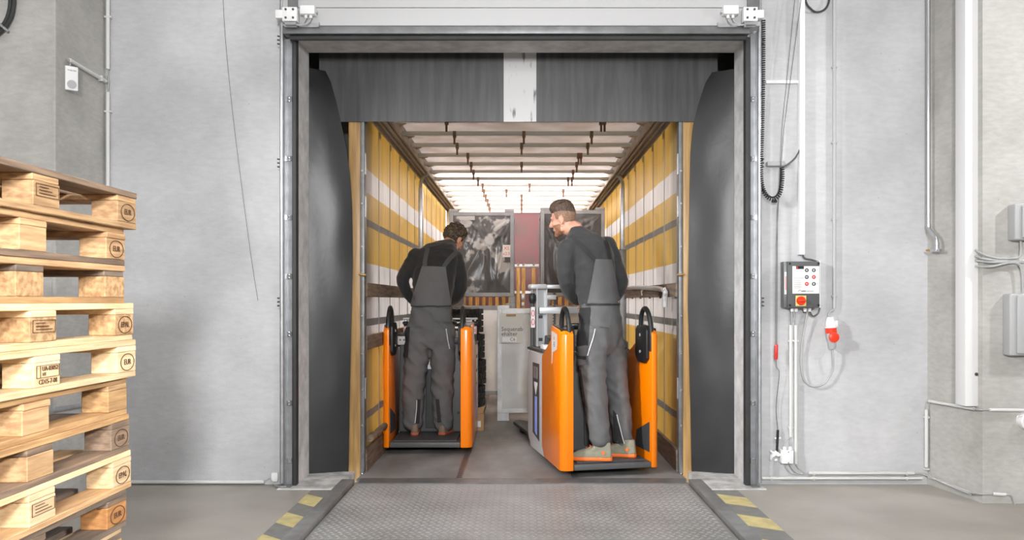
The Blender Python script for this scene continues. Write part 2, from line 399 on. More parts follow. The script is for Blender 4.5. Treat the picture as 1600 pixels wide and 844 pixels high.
# joint in the left wall: sealing strip on the pillar edge
b = MB(); b.box(-2.965, -2.945, 5.15, 5.175, 0, RZ); b.build('trim_1', M['concrete_rough'], kind='structure')
# thresholds: painted sills inside the opening
for s, n in ((-1, 'threshold_left'), (1, 'threshold_right')):
    b = MB(); x0, x1 = sorted((s*1.27, s*1.69)); b.box(x0, x1, 5.62, YR+.10, -.05, .006); b.build(n, M['sill'], kind='structure', bevel=.003, seg=1)
# pit walls and steel kerbs
for s, n in ((-1, 'kerb_left'), (1, 'kerb_right')):
    b = MB(); x0, x1 = sorted((s*1.215, s*1.31)); b.box(x0, x1, 2.6, 5.93, -.25, .008); b.build(n, M['kerb'], kind='structure', bevel=.006, seg=2)
# hazard stripes painted on floor
for s, (xa, xb), n in ((-1, (1.285, 1.445), 'left'), (1, (1.31, 1.485), 'right')):
    y = 5.60; k = 0
    root = thing('hazard_strip', 'worn yellow and grey hazard stripes on the floor %s of the dock plate' % n, 'floor marking', (s*(xa+xb)/2, 4.3, 0), group='hazard strips beside the dock plate')
    inner, dn = (5.36, .235) if s < 0 else (5.50, .26)
    sk = .13 if s < 0 else -.11           # outer edge lies farther on the left, nearer on the right
    bounds = [9]+[inner-dn*k for k in range(11)]
    for k in range(10):
        i0, i1 = bounds[k], bounds[k+1]
        pts = [(s*xa, min(5.6, i0)), (s*xb, min(5.6, i0+sk)), (s*xb, min(5.6, i1+sk)), (s*xa, i1)]
        b = MB(); b.prism(pts, 0, .0015+.0002*(k % 2), 'z'); b.build('stripe', M['haz_yellow'] if k % 2 else M['haz_dark'], root, world=True)
# dock leveller plate with raised tear-drop tread
dl = thing('dock_leveller', 'grey tread-plate dock leveller bridging the floor to the trailer', 'dock leveller', (0, 4.6, 0))
b = MB(); b.box(-1.205, 1.205, 4.0-1.4, 5.90, -.07, -.022); b.build('deck_plate', M['plate'], dl, world=True)
b = MB(); b.prism([(5.90, -.022), (6.02, -.008), (6.02, -.018), (5.90, -.05)], -1.19, 1.19, 'x'); b.build('hinged_lip', M['steel'], dl, world=True)
b = MB(); b.box(-1.205, 1.205, 5.885, 5.90, -.022, -.012); b.build('hinge_bar', M['steel'], dl, world=True)
b = MB(); yy = 4.30; row = 0
while yy < 5.86:
    xx = -1.18+(.023 if row % 2 else 0)
    while xx < 1.18:
        a = .5 if (row % 2) else -.5; c, s_ = math.cos(a), math.sin(a); l, w = .019, .0065
        vs = []
        for u, v, z in ((-l, 0, 0), (0, -w, 0), (l, 0, 0), (0, w, 0), (0, 0, .0055)): vs.append((xx+u*c-v*s_, yy+u*s_+v*c, -.022+z))
        b.add(vs, [(0, 1, 4), (1, 2, 4), (2, 3, 4), (3, 0, 4)])
        xx += .046
    yy += .036; row += 1
b.build('tread_lugs', M['plate'], dl, world=True, kind='stuff')
b = MB(); b.box(-1.3, 1.3, 2.6, 5.95, -.26, -.24); b.build('floor_pit', M['facade'], kind='structure')
# ------------------------------------------------------------------ outside: yard, unseen roof added to shade the trailer tail
b = MB(); b.box(-14, 14, 6.1, 24, -1.3, -1.2); b.build('ground_yard', M['asphalt'], kind='structure')
b = MB(); b.box(-2.6, 2.6, YR, 10.0, 3.75, 3.79); b.build('roof_shade_canopy', M['shade_canopy'], kind='structure')  # unseen translucent sheet, added to dim daylight on the near trailer roof
b = MB(); b.box(-RX, RX, YR, YR+.02, -1.2, -.27); b.build('wall_dock_base', M['facade'], kind='structure')
# ------------------------------------------------------------------ dock shelter
sh = thing('dock_shelter', 'black rubber dock shelter curtains framing the trailer opening', 'dock shelter', (0, 6.2, 0))
YT = 6.24
for s in (-1, 1):
    b = MB(); b.box(*sorted((s*1.93, s*1.97)), YR+.002, 6.75, -.9, 3.5); b.box(*sorted((s*1.36, s*1.95)), 6.70, 6.75, -.9, 3.5); b.build('shelter_light_block', M['facade'], sh, world=True)  # dark boxes added behind the curtains to keep daylight out of the corners
b = MB(); b.box(-1.97, 1.97, YR+.002, 6.75, 3.5, 3.54); b.box(-1.36, 1.36, 6.70, 6.75, 3.03, 3.5); b.build('shelter_light_block', M['facade'], sh, world=True)
zb = P(0, 190.5, YT).z
def drop(xa, xb, y, n=24):
    g = []
    for i in range(n+1):
        x = xa+(xb-xa)*i/n; g.append([Vector((x, y+.006*math.sin(x*9+2)*(1-j/6), zb+(3.30-zb)*j/6)) for j in range(7)])
    return g
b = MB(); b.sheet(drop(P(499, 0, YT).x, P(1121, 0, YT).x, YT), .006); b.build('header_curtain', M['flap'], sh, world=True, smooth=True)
b = MB(); b.sheet(drop(P(787, 0, YT).x, P(838, 0, YT).x, YT-.006, 6), .002); b.build('centre_marking', M['flap_white'], sh, world=True, smooth=True)
def side(edge, s):
    rows = []
    for y, x in edge: rows.append((y, x))
    g = []; N_ = 40
    y0, y1 = rows[0][0], rows[-1][0]
    for i in range(N_+1):
        y = y0+(y1-y0)*i/N_
        for k in range(len(rows)-1):
            if rows[k][0] <= y <= rows[k+1][0]+1e-6:
                t = (y-rows[k][0])/(rows[k+1][0]-rows[k][0]); t2 = t; xe = rows[k][1]*(1-t2)+rows[k+1][1]*t2; break
        yo, yi = 6.115, 6.215
        A = Vector((s*1.62, yo, P(0, y, 6.12).z)); B = P(xe, y, yi)
        B.z = A.z
        row = []
        for j in range(9):
            t = j/8; p = A.lerp(B, t); p.y = yo+(yi-yo)*(.75*t+.25*t*t)+.008*noise.noise((t*2, y*.012, s))
            row.append(p)
        g.append(row)
    return g
L_EDGE = [(106, 508), (112, 513), (150, 524), (190, 533), (230, 541), (270, 547), (320, 550), (420, 551), (540, 548), (640, 546), (743, 544)]
R_EDGE = [(108, 1113), (124, 1103), (150, 1094), (190, 1083), (230, 1079), (330, 1077), (480, 1075), (600, 1078), (743, 1081)]
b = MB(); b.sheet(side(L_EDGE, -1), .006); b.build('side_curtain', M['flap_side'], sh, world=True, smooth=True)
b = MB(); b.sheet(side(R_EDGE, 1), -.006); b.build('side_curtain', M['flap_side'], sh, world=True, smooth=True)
# ------------------------------------------------------------------ sectional door, raised
door = thing('door_1', 'raised white sectional dock door above the opening', None, (0, 5.7, 3.2), kind='structure')
zd = [P(0, 42, 5.68).z, P(0, 13.5, 5.68).z, P(0, 13.5, 5.68).z+.5, P(0, 13.5, 5.68).z+1.0]
for k in range(3):
    b = MB(); b.box(-1.66, 1.66, 5.66, 5.70, zd[k]+.001, zd[k+1]-.002); b.build('door_panel', M['door'], door, world=True, bevel=.003, seg=1)
b = MB(); b.box(P(443, 0, 5.66).x, P(1170, 0, 5.66).x, 5.64, 5.72, P(0, 54, 5.66).z, P(0, 42.5, 5.66).z); b.build('bottom_rail', M['steel'], door, world=True, bevel=.004)
b = MB(); b.tube([(P(452, 0, 5.66).x, 5.68, P(0, 58, 5.66).z), (P(1166, 0, 5.66).x, 5.68, P(0, 58, 5.66).z)], .018, 10); b.build('rubber_seal', M['rubber'], door, world=True, smooth=True)
for xa, xb in ((468, 498), (1122, 1152)):
    b = MB(); A = P(xa, 43, 5.64); B = P(xb, 35, 5.64); b.box(A.x, B.x, 5.63, 5.66, A.z, A.z+.004); b.box(A.x, B.x, 5.655, 5.66, A.z, B.z)
    e = A.x if xa > 800 else B.x; b.box(e-.003, e+.003, 5.63, 5.66, A.z, B.z); b.build('angle_bracket', M['galv'], door, world=True)
# guide rails
for s, q, n in ((-1, (437, 444, 446, 456, 457, 464), 'left'), (1, (1190, 1184, 1182, 1173, 1172, 1164), 'right')):
    root = thing('trim_2', 'galvanised door guide rail on the %s jamb' % n, None, (P(q[2], 0, 5.72).x, 5.74, 0), kind='structure')
    ztop = 4.6
    a, c = sorted((P(q[0], 0, 5.7).x, P(q[1], 0, 5.7).x))
    b = MB(); b.tube([((a+c)/2, 5.70, .03), ((a+c)/2, 5.70, ztop)], (c-a)/2, 12); b.build('guide_tube', M['galv'], root, world=True, smooth=True)
    a, c = sorted((P(q[2], 0, 5.76).x, P(q[3], 0, 5.76).x))
    b = MB(); b.box(a, c, 5.765, 5.785, 0, 3.2); b.box(a, a+.006, 5.72, 5.765, 0, 3.2) if s < 0 else b.box(c-.006, c, 5.72, 5.765, 0, 3.2)
    b.build('rail_channel', M['galv'], root, world=True)
    a2, c2 = sorted((P(q[4], 0, 5.74).x, P(q[5], 0, 5.74).x))
    b = MB(); b.box(a2, c2, 5.72, 5.788, 0, 3.16); b.build('jamb_seal', M['rubber'], root, world=True, bevel=.008, seg=2)
    for y in (155, 248, 340, 432, 522, 630, 720):
        p = P(0, y, 5.76); b = MB(); b.box(a, c, 5.755, 5.766, p.z-.018, p.z+.018)
        for dz in (-.01, .01): b.cyl(((a+c)/2, 5.757, p.z+dz), ((a+c)/2, 5.745, p.z+dz), .007, 8)
        b.build('rail_bracket', M['chrome'], root, world=True)
    for y in (63, 255, 472):
        for dy in (-6, 0, 6):
            p = P(q[0], y+dy, 5.70); b = MB(); b.cyl((p.x, 5.70, p.z), (p.x+s*.014, 5.69, p.z), .005, 6); b.build('rivet', M['dark'], root, world=True)
    b = MB(); a, c = sorted((P(q[0], 0, 5.7).x-.02, P(q[3], 0, 5.7).x)); b.box(a, c, 5.66, 5.74, .0, .012); b.build('foot_plate', M['steel'], root, world=True)
# roller brackets and junction boxes at the door's lower corners
for s, n, X in ((-1, 'left', (430, 441, 464)), (1, 'right', (1194, 1184, 1162))):
    ctr = P(X[1], 35, 5.6)
    root = thing('roller_bracket', 'white bolted roller bracket at the %s end of the raised door' % n, 'bracket', (ctr.x, 5.6, ctr.z), group='door roller brackets')
    a, c = sorted((P(X[1], 0, 5.58).x, P(X[2], 0, 5.58).x))
    b = MB(); b.box(a, c, 5.575, 5.64, P(0, 33, 5.58).z, P(0, 11, 5.58).z); b.build('bracket_body', M['white'], root, world=True, bevel=.004)
    a2, c2 = sorted((P(X[0], 0, 5.58).x, P(X[1], 0, 5.58).x))
    b = MB(); b.box(a2, c2, 5.58, 5.62, P(0, 28, 5.58).z, P(0, 15, 5.58).z); b.build('bracket_arm', M['white'], root, world=True, bevel=.004)
    for x in (.25, .75):
        for y in (15, 28):
            p = Vector((a+(c-a)*x, 5.575, P(0, y, 5.58).z)); b = MB(); b.cyl(p, p+Vector((0, -.006, 0)), .008, 8); b.build('bolt', M['dark'], root, world=True)
    b = MB(); w = c-a
    b.box(a+.01, c-.01, 5.60, 5.63, P(0, 42, 5.6).z, P(0, 33, 5.6).z); b.tube([(a+.02, 5.59, P(0, 38, 5.6).z), (c-.01, 5.59, P(0, 38, 5.6).z)], .012, 8); b.build('roller', M['galv'], root, world=True)
    xs = sorted((P(444 if s < 0 else 1186, 0, 5.66).x, P(466 if s < 0 else 1160, 0, 5.66).x))
    b = MB(); b.box(xs[0]+.03, xs[1], 5.64, 5.655, P(0, 11, 5.6).z, 4.6); b.build('mounting_plate', M['steel'], root, world=True)
    jx = (470, 493) if s < 0 else (1129, 1153)
    A = P(jx[0], 24, 5.62); B = P(jx[1], 10, 5.62)
    root = thing('junction_box', 'small white junction box on the raised door beside the %s bracket' % n, 'junction box', ((A.x+B.x)/2, 5.64, A.z))
    b = MB(); b.box(A.x, B.x, 5.59, 5.66, A.z, B.z); b.build('housing', M['white'], root, world=True, bevel=.008, seg=2)
    for k in (.35, .68):
        x = A.x+(B.x-A.x)*k
        b = MB(); b.cyl((x, 5.62, A.z), (x, 5.62, A.z-.02), .011, 10); b.build('cable_gland', M['white'], root, world=True, smooth=True)
        tgt = P(462 if s < 0 else 1166, 38, 5.60)
        b = MB(); b.tube(smooth_path([(x, 5.62, A.z-.02), (x+s*.01, 5.61, A.z-.05), ((x+tgt.x)/2, 5.6, tgt.z-.01+.01*k), tgt], 6), .005, 6); b.build('cable', M['cable'], root, world=True, smooth=True)
    b = MB(); e = B.x if s < 0 else A.x; b.cyl((e, 5.62, (A.z+B.z)/2-.01), (e-s*.014, 5.62, (A.z+B.z)/2-.01), .009, 8); b.build('side_plug', M['grey_plastic'], root, world=True, smooth=True)
# ------------------------------------------------------------------ trailer
TX = 1.23; TY0 = 6.26; TY1 = 13.3; TF = -.02; TH = 2.84
T = thing('box_trailer', 'curtain-sided trailer body with yellow and pale banded walls docked at the opening', 'trailer', (0, 9.7, TF-.15))
b = MB(); b.box(-1.22, 1.22, 6.03, TY1, TF-.15, TF); tf = b.build('trailer_floor', M['trailer_floor'], T, world=True)
b = MB(); b.box(-1.22, 1.22, 6.02, 6.07, TF-.15, TF+.004); b.build('rear_sill', M['steel'], T, world=True)
for x, w in ((-.47, .05), (.40, .05)):
    b = MB(); b.box(x-w/2, x+w/2, 6.07, 12.8, TF, TF+.004); lr = b.build('lashing_rail', M['steel'], T, world=True)
    if x < 0:
        b = MB()
        for k in range(40):
            y = 6.09+k*.05; b.box(x-.016, x+.016, y, y+.022, TF+.004, TF+.0052)
        b.build('rail_slots', M['black'], lr, world=True, kind='stuff')
for s in (-1, 1):
    # curtain, gently bowed between its straps
    g = []
    n = 96
    for i in range(n+1):
        y = TY0+(TY1-TY0)*i/n
        ph = (y-6.13)/.585
        g.append([Vector((s*(TX+.012*math.sin(math.pi*(ph % 1))*(.4+.6*noise.noise((y, z*2, s*3))**2)+.004*noise.noise((y*2, z*3, 5))), y, z)) for z in [TF+.1+(TH-TF-.1)*j/14 for j in range(15)]])
    b = MB(); b.sheet(g, .003*s); b.build('side_curtain', M['curtain'], T, world=True, smooth=True)
    k = 0; y = 6.42
    while y < 13.2:
        b = MB(); b.box(s*(TX-.004)-.002, s*(TX-.004)+.002, y-.012, y+.012, TF+.12, TH-.08); st = b.build('curtain_strap', M['strap'], T, world=True)
        if k < 6:
            b = MB(); xx = s*(TX-.012); b.box(xx-.006, xx+.006, y-.018, y+.018, TH-.14, TH-.09); b.build('strap_roller', M['galv'], st, world=True)
        y += .585; k += 1
    # timber side boards
    for i, (z0, z1, ya, yb) in enumerate([(1.335, 1.445, 6.32, 9.44), (TF-.03, .155, 6.30, 9.44), (TF-.03, .155, 9.44, 13.3), (1.335, 1.445, 9.56, 13.2)]+([(.92, 1.03, 6.32, 9.44)] if s < 0 else [])):
        x0, x1 = sorted((s*1.225, s*1.197)); b = MB(); b.box(x0, x1, ya, yb, z0, z1); bd = b.build('side_board', M['plank'], T, world=True, bevel=.003, seg=1)
        if i == 0 and s > 0:
            for k in range(6):
                y = 6.42+.585*k; b = MB(); b.box(1.185, 1.20, y-.012, y+.012, z0-.01, z0+.008); b.build('board_hook', M['dark'], bd, world=True)
    # centre stake
    x0, x1 = sorted((s*1.215, s*1.135)); 
    b = MB(); b.box(x0, x1, 9.44, 9.56, TF, 1.9); b.build('stake_lower', M['steel'], T, world=True, bevel=.006)
    x0, x1 = sorted((s*1.20, s*1.15)); b = MB(); b.box(x0, x1, 9.46, 9.54, 1.9, 2.62); b.build('stake_upper', M['galv'], T, world=True, bevel=.006)
    b = MB(); b.tube(smooth_path([(s*1.175, 9.49, 2.58), (s*1.17, 9.46, 2.68), (s*1.13, 9.42, 2.74), (s*1.08, 9.42, 2.77)], 4), .022, 8); b.build('stake_hook', M['galv'], T, world=True, smooth=True)
    b = MB(); b.tube([(s*1.125, 9.43, .5), (s*1.125, 9.43, 1.35)], .012, 8); b.box(*sorted((s*1.14, s*1.11)), 9.41, 9.45, 1.0, 1.04); b.build('stake_lever', M['chrome'], T, world=True)
    # roof side rail: track, lips and the folded tarp edge above it
    b = MB(); b.box(*sorted((s*1.05, s*1.222)), TY0, TY1, 2.785, TH+.02); b.build('roof_rail', M['rail'], T, world=True, bevel=.006)
    for xa, xb, z0, z1 in ((1.196, 1.206, 2.74, 2.79), (1.15, 1.16, 2.755, 2.79), (1.10, 1.112, 2.76, 2.79), (1.05, 1.062, 2.745, 2.79)):
        b = MB(); b.box(*sorted((s*xa, s*xb)), TY0, TY1, z0, z1); b.build('rail_lip', M['rail'], T, world=True)
    # rear corner post
    x0, x1 = sorted((s*1.235, s*1.33)); b = MB(); b.box(x0, x1, 6.25, 6.31, TF-.1, 3.0); b.build('corner_post', M['post_gold'], T, world=True, bevel=.01)
    x0, x1 = sorted((s*1.205, s*1.236)); b = MB(); b.box(x0, x1, 6.245, 6.32, TF, 2.9); cp = b.build('post_edging', M['steel'], T, world=True, bevel=.004)
    for z in (.35, .62, .9, 1.19, 1.52, 1.72, 2.05, 2.3):
        b = MB(); b.cyl((s*1.221, 6.246, z), (s*1.221, 6.238, z), .008, 8); b.build('post_rivet', M['chrome'], cp, world=True)
    for z in (.55, 1.95, 2.28):
        b = MB(); b.box(*sorted((s*1.20, s*1.212)), 6.27, 6.31, z, z+.16); b.build('post_hinge', M['galv'], cp, world=True)
    b = MB(); b.tube([(s*1.245, 6.235, 1.51), (s*1.21, 6.23, 1.50), (s*1.19, 6.23, 1.505)], .008, 8); b.build('post_latch', M['brass'], cp, world=True, smooth=True)
# rolled tarp lying along the left wall
b = MB(); b.tube([(-1.175, 6.34+.1*i, .235+.006*math.sin(i*1.7)) for i in range(28)], [.026+.004*math.sin(i*2.3) for i in range(28)], 10); b.build('rolled_tarp', M['plank'], T, world=True, smooth=True)
# roof
b = MB(); b.box(-1.22, 1.22, TY0-.02, TY1, TH+.02, TH+.026); b.build('roof_tarp', M['roof'], T, world=True)
yb_ = 6.67; k = 0
clipx = [(-.62, .66, .68), (-.60, .02, .62), (-.60, 0, .62), (-.55, .60, .58), (-.55, 0, .60), (-.54, .58), (-.52, .6, .57), (-.5, .1), (-.5, -.2, .55), (.0, -.5), (0, -.5), (0, -.5, .5)]
while yb_ < 13.1:
    b = MB(); b.box(-1.06, 1.06, yb_-.018, yb_+.018, 2.765, 2.80); bo = b.build('roof_bow', M['bow'], T, world=True, bevel=.004)
    for x in clipx[min(k, len(clipx)-1)]:
        x = x*(1+.02*random.uniform(-1, 1))
        b = MB(); b.box(x-.014, x+.014, yb_-.026, yb_+.022, 2.745, 2.80); b.box(x-.009, x+.009, yb_-.024, yb_-.012, 2.685, 2.745); b.build('bow_clip', M['clip'], bo, world=True)
    for s in (-1, 1):
        b = MB(); b.tube(smooth_path([(s*1.06, yb_, 2.79), (s*1.00, yb_+.03, 2.77), (s*.97, yb_+.12, 2.79), (s*1.03, yb_+.25, 2.80)], 3), .014, 6); b.build('bow_link', M['rail'], bo, world=True, smooth=True)
    yb_ += .53; k += 1
# headboard at the far end
b = MB(); b.box(-1.22, 1.22, TY1, TY1+.04, TF, 2.74); hb = b.build('headboard', M['maroon'], T, world=True)
b = MB(); b.box(-1.22, 1.22, TY1-.01, TY1+.05, 2.74, 2.86); b.build('headboard_light_gap', M['white'], T, world=True)  # white bar painted in for the bright gap of light above the headboard
for s in (-1, 1):
    b = MB(); b.box(*sorted((s*1.12, s*1.225)), TY1-.06, TY1, TF, 2.8); b.build('headboard_post', M['white'], T, world=True)
# grab hose on right wall
pts = []
for x, y in ((978, 450), (1000, 449.5), (1018, 450.5), (1030, 451.5), (1038, 455), (1042, 463), (1043, 472), (1042, 480)):
    Yp = min(1.165*FP/(x-CX), 9.05) if x < 1038 else 6.62
    p = P(x, y, Yp); p.x = 1.165; pts.append(p)
hs = MB().tube(smooth_path(pts, 5), .021, 10).build('grey_hose', M['grey_plastic'], None, label='grey flexible hose tied along the right trailer side board', cat='hose', smooth=True)
for i in (6, 20):
    p = smooth_path(pts, 5)[i]
    b = MB(); b.tube([p+Vector((0, .026*math.sin(a), .03*math.cos(a))) for a in [k*math.pi/6 for k in range(12)]], .004, 6, closed=True); b.tube([p+Vector((-.01, 0, -.03)), p+Vector((-.012, -.04, -.075))], .004, 6)
    b.build('wire_tie', M['white'], hs, world=True)
# ------------------------------------------------------------------ slatted barrier in front of the headboard
SB = thing('slatted_barrier', 'yellow timber slat barrier in a silver frame before the maroon headboard', 'barrier', (0, 12.95, TF))
b = MB(); b.box(-1.1, 1.1, 12.94, 12.98, 1.835, 1.885); b.build('top_rail', M['galv'], SB, world=True, bevel=.005)
for z in (.06, .75, 1.42): MB().box(-1.1, 1.1, 12.965, 12.985, z, z+.04).build('cross_rail', M['galv'], SB, world=True)
for s in (-1, 1): MB().box(s*1.1-.02, s*1.1+.02, 12.93, 12.985, TF, 1.885).build('end_post', M['galv'], SB, world=True)
xs = [-1.02+.105*i for i in range(9)]+[-.055, .03, .19, .30]+[.40+.105*i for i in range(7)]
for x in xs:
    MB().box(x-.027, x+.027, 12.93, 12.952, TF, 1.83).build('slat', M['slat'], SB, world=True)
for x in (-.055, .03, .19): MB().tube([(x, 12.93, 1.86), (x, 12.93, 1.90)], .018, 8).build('top_bolt', M['chrome'], SB, world=True)
b = MB(); b.box(-.01, .05, 12.88, 12.93, 1.32, 1.41); b.box(-.005, .045, 12.885, 12.93, 1.22, 1.28); b.build('ratchet_lock', M['galv'], SB, world=True, bevel=.006)
# ------------------------------------------------------------------ stillages (steel racks with tarpaulin sides)
def tarp(x0, x1, y, z0, z1, amp, seed, n=26, m=30, radial=False):
    g = []
    if radial: n, m = 64, 80
    for i in range(n+1):
        col = []
        for j in range(m+1):
            u = i/n; v = j/m; x = x0+(x1-x0)*u; z = z0+(z1-z0)*v
            e = min(u, 1-u, v*1.0, 1-v)*6; e = min(1, e)
            if radial:
                w_ = noise.noise((u*3+seed, v*3, seed)); w2 = noise.noise((u*3, v*3+seed, seed+4))
                d = 1.5*(1-abs(noise.noise((u*3.4+w_*.8, v*2.6+w2*.8, seed+2)))*2.2)*.5+.7*(1-abs(noise.noise((u*8+w2, v*5+w_, seed+7)))*2)*.5
                a1 = math.atan2(1-v, u+.05); a2 = math.atan2(1-v, 1.05-u)
                d += .8*math.sin(a1*26)*max(0, .6-math.hypot(u, 1-v))+.8*math.sin(a2*26)*max(0, .6-math.hypot(1-u, 1-v))+.5*math.sin(u*60+4*w_)*max(0, v-.8)*3
            else:
                d = .8*math.sin(13*u+4*noise.noise((u*2, v*1.2, seed)))*(.3+.7*(1-v))+.7*noise.noise((u*4, v*2, seed+9))
            col.append(Vector((x, y-amp*e*(.6+d*.6), z)))
        g.append(col)
    return g
def stillage(name, label, cat_loc, w, d, z0, z1, tm, fm, radial, seed, amp, group, placard=False):
    x, y = cat_loc
    R = thing(name, label, 'stillage', (x+w/2, y+d/2, z0), group=group)
    ft = .09
    for i in (0, 1):
        for j in (0, 1):
            px_ = x+i*(w-.05); py_ = y+j*(d-.05)
            MB().box(px_, px_+.05, py_, py_+.05, z0+ft, z1).build('corner_post', fm, R, world=True, bevel=.003, seg=1)
            MB().box(px_-.01 if i else px_, px_+.06 if i else px_+.13, py_, py_+.07, z0, z0+ft).build('foot', fm, R, world=True, bevel=.004, seg=1)
            MB().box(px_-(.07 if i else 0), px_+(.05 if i else .12), py_, py_+.055, z1, z1+.035).build('stacking_cup', fm, R, world=True, bevel=.003, seg=1)
    for z in (z0+ft, z1-.05):
        for j in (0, 1):
            MB().box(x+.05, x+w-.05, y+j*(d-.045), y+j*(d-.045)+.045, z, z+.05).build('frame_bar', fm, R, world=True, bevel=.003, seg=1)
        for i in (0, 1):
            MB().box(x+i*(w-.045), x+i*(w-.045)+.045, y+.05, y+d-.05, z, z+.05).build('frame_bar', fm, R, world=True, bevel=.003, seg=1)
    MB().sheet(tarp(x+.045, x+w-.045, y+.012, z0+ft+.045, z1-.045, amp, seed, radial=radial), .003).build('front_tarp', tm, R, world=True, smooth=True)
    MB().box(x+.02, x+.024, y+.05, y+d-.05, z0+ft+.05, z1-.05).build('side_tarp', tm, R, world=True)
    MB().box(x+w-.024, x+w-.02, y+.05, y+d-.05, z0+ft+.05, z1-.05).build('side_tarp', tm, R, world=True)
    return R
LB = TF
stillage('tarp_stillage', 'grey tarpaulin stillage on the trailer floor behind the tyre stack', (-.95, 10.7), .86, .95, LB, 1.235, M['tarp_grey'], M['rack_dark'], False, 3, .03, 'tarpaulin stillages')
R1 = stillage('tarp_stillage', 'dark scuffed tarpaulin stillage with red-marked note, stacked on top at left', (-.95, 10.7), .85, .95, 1.27, 2.47, M['tarp_scuff'], M['rack_dark'], True, 7, .03, 'tarpaulin stillages')
stillage('tarp_stillage', 'grey tarpaulin stillage on the floor under the upper right dark one', (.25, 10.75), .85, .95, LB, 1.235, M['tarp_grey'], M['rack_dark'], False, 5, .03, 'tarpaulin stillages')
stillage('tarp_stillage', 'dark crumpled tarpaulin stillage stacked on top behind the bearded man', (.25, 10.75), .85, .95, 1.27, 2.50, M['tarp_dark'], M['rack_dark'], True, 11, .035, 'tarpaulin stillages')
# note on the upper left stillage
A = P(785.5, 402, 10.66); B = P(797.5, 383, 10.66)
nt = MB().box(A.x, B.x, 10.635, 10.638, A.z, B.z).build('paper_note', M['offwhite'], R1, world=True)
b = MB(); c = (A.x+B.x)/2; b.text('XS', .062, tr(c, 10.634, B.z-.045) @ FACE_CAM); b.text('x2.5', .055, tr(c, 10.634, A.z+.045) @ FACE_CAM); b.build('note_writing', M['red_ink'], nt, world=True)
A = P(718, 344, 10.66); B = P(742, 338, 10.66); MB().box(A.x, B.x, 10.64, 10.645, A.z, B.z).build('tape_strip', M['grey_plastic'], R1, world=True)
# stillage with the placard
R2 = stillage('tarp_stillage', 'silver framed stillage with grey placard marked C6 beside the right truck', (P(777, 0, 8.97).x, 8.97), 1.2, .8, LB, P(0, 483, 8.97).z, M['tarp_grey'], M['rack'], False, 21, .045, 'tarpaulin stillages')
A = P(780.5, 536, 8.93); B = P(817.5, 490, 8.93)
c = .02
b = MB(); b.prism([(A.x, A.z), (B.x-c, A.z), (B.x, A.z+c), (B.x, B.z), (A.x, B.z)], 8.925, 8.932, 'y'); pc = b.build('placard', M['placard'], R2, world=True)
b = MB(); b.text('Sequenzb', .062, tr(A.x+.02, 8.924, P(0, 514.5, 8.93).z) @ FACE_CAM, align='LEFT'); b.text('ehälter', .062, tr(A.x+.02, 8.924, P(0, 522, 8.93).z) @ FACE_CAM, align='LEFT'); b.build('placard_writing', M['ink'], pc, world=True)
a2 = P(785, 534, 8.93); b2 = P(807, 527, 8.93); MB().box(a2.x, b2.x, 8.923, 8.926, a2.z, b2.z).build('code_label', M['white'], pc, world=True)
MB().text('C6', .05, tr(P(801, 0, 8.93).x, 8.922, (a2.z+b2.z)/2) @ FACE_CAM).build('code_writing', M['ink'], pc, world=True)
MB().box(P(791, 0, 8.93).x, P(806, 0, 8.93).x, 8.915, 8.926, P(0, 494.5, 8.93).z, P(0, 491, 8.93).z).build('placard_clip', M['card'], pc, world=True, bevel=.003)
# ------------------------------------------------------------------ tyres on a pallet in front of the left truck
tp = thing('wooden_pallet', 'low wooden pallet under the black tyre stack', 'pallet', (-.78, 8.9, TF))
for i in range(5): MB().box(-1.16+i*.16, -1.16+i*.16+.12, 8.45, 9.3, TF+.12, TF+.142).build('deck_board', M['weathered'], tp, world=True)
for i in range(3):
    for j in range(3): MB().box(-1.16+i*.33, -1.08+i*.33, 8.45+j*.355, 8.59+j*.355, TF+.022, TF+.12).build('block', M['weathered'], tp, world=True)
    MB().box(-1.16+i*.33, -1.08+i*.33, 8.45, 9.3, TF, TF+.022).build('bottom_board', M['weathered'], tp, world=True)
def make_tyre():
    R = thing('tyre', None, 'tyre', (0, 0, 0), group='tyres stacked before the left truck')
    r0, r1, w = .22, .372, .275
    prof = [(r0, .03), (r0+.02, 0), (r1-.05, 0), (r1-.012, .02), (r1-.012, w-.02), (r1-.05, w), (r0+.02, w), (r0, w-.03)]
    b = MB(); n = 40; vs = []; fs = []; k = len(prof)
    for j in range(n):
        a = 2*math.pi*j/n
        for r, z in prof: vs.append((r*math.cos(a), r*math.sin(a), z))
    for j in range(n):
        for i in range(k): fs.append((j*k+i, j*k+(i+1) % k, ((j+1) % n)*k+(i+1) % k, ((j+1) % n)*k+i))
    b.add(vs, fs); b.build('carcass', M['tyre'], R, smooth=True)
    b = MB()
    for j in range(34):
        for row in range(4):
            M_ = rotz(360/34*(j+.5*(row % 2))) @ tr(r1-.008, 0, .012+row*.066); b.box(-.014, .014, -.024, .024, 0, .052, M_)
    t = b.build('tread_blocks', M['tyre'], R); t['kind'] = 'stuff'
    return R
def clone(root, loc, rz, label):
    r = root.copy(); COL.objects.link(r); r.location = loc; r.rotation_euler = (0, 0, rz)
    if label: r['label'] = label
    for ch in root.children:
        c = ch.copy(); COL.objects.link(c); c.parent = r
        for g_ in ch.children:
            d = g_.copy(); COL.objects.link(d); d.parent = c
    return r
ty = make_tyre()
names = ['chunky black tyre on the pallet, lowest of the stack', 'chunky black tyre second from the bottom of the stack', 'chunky black tyre second from the top of the stack', 'chunky black tyre on top of the stack']
for i in range(4):
    loc = (-.775+(.0, .01, -.005, -.02)[i], 8.87, TF+.142+i*.278)
    if i == 0: ty.location = loc; ty.rotation_euler = (0, 0, .2); ty['label'] = names[0]
    else: clone(ty, loc, .2+i*.7, names[i])
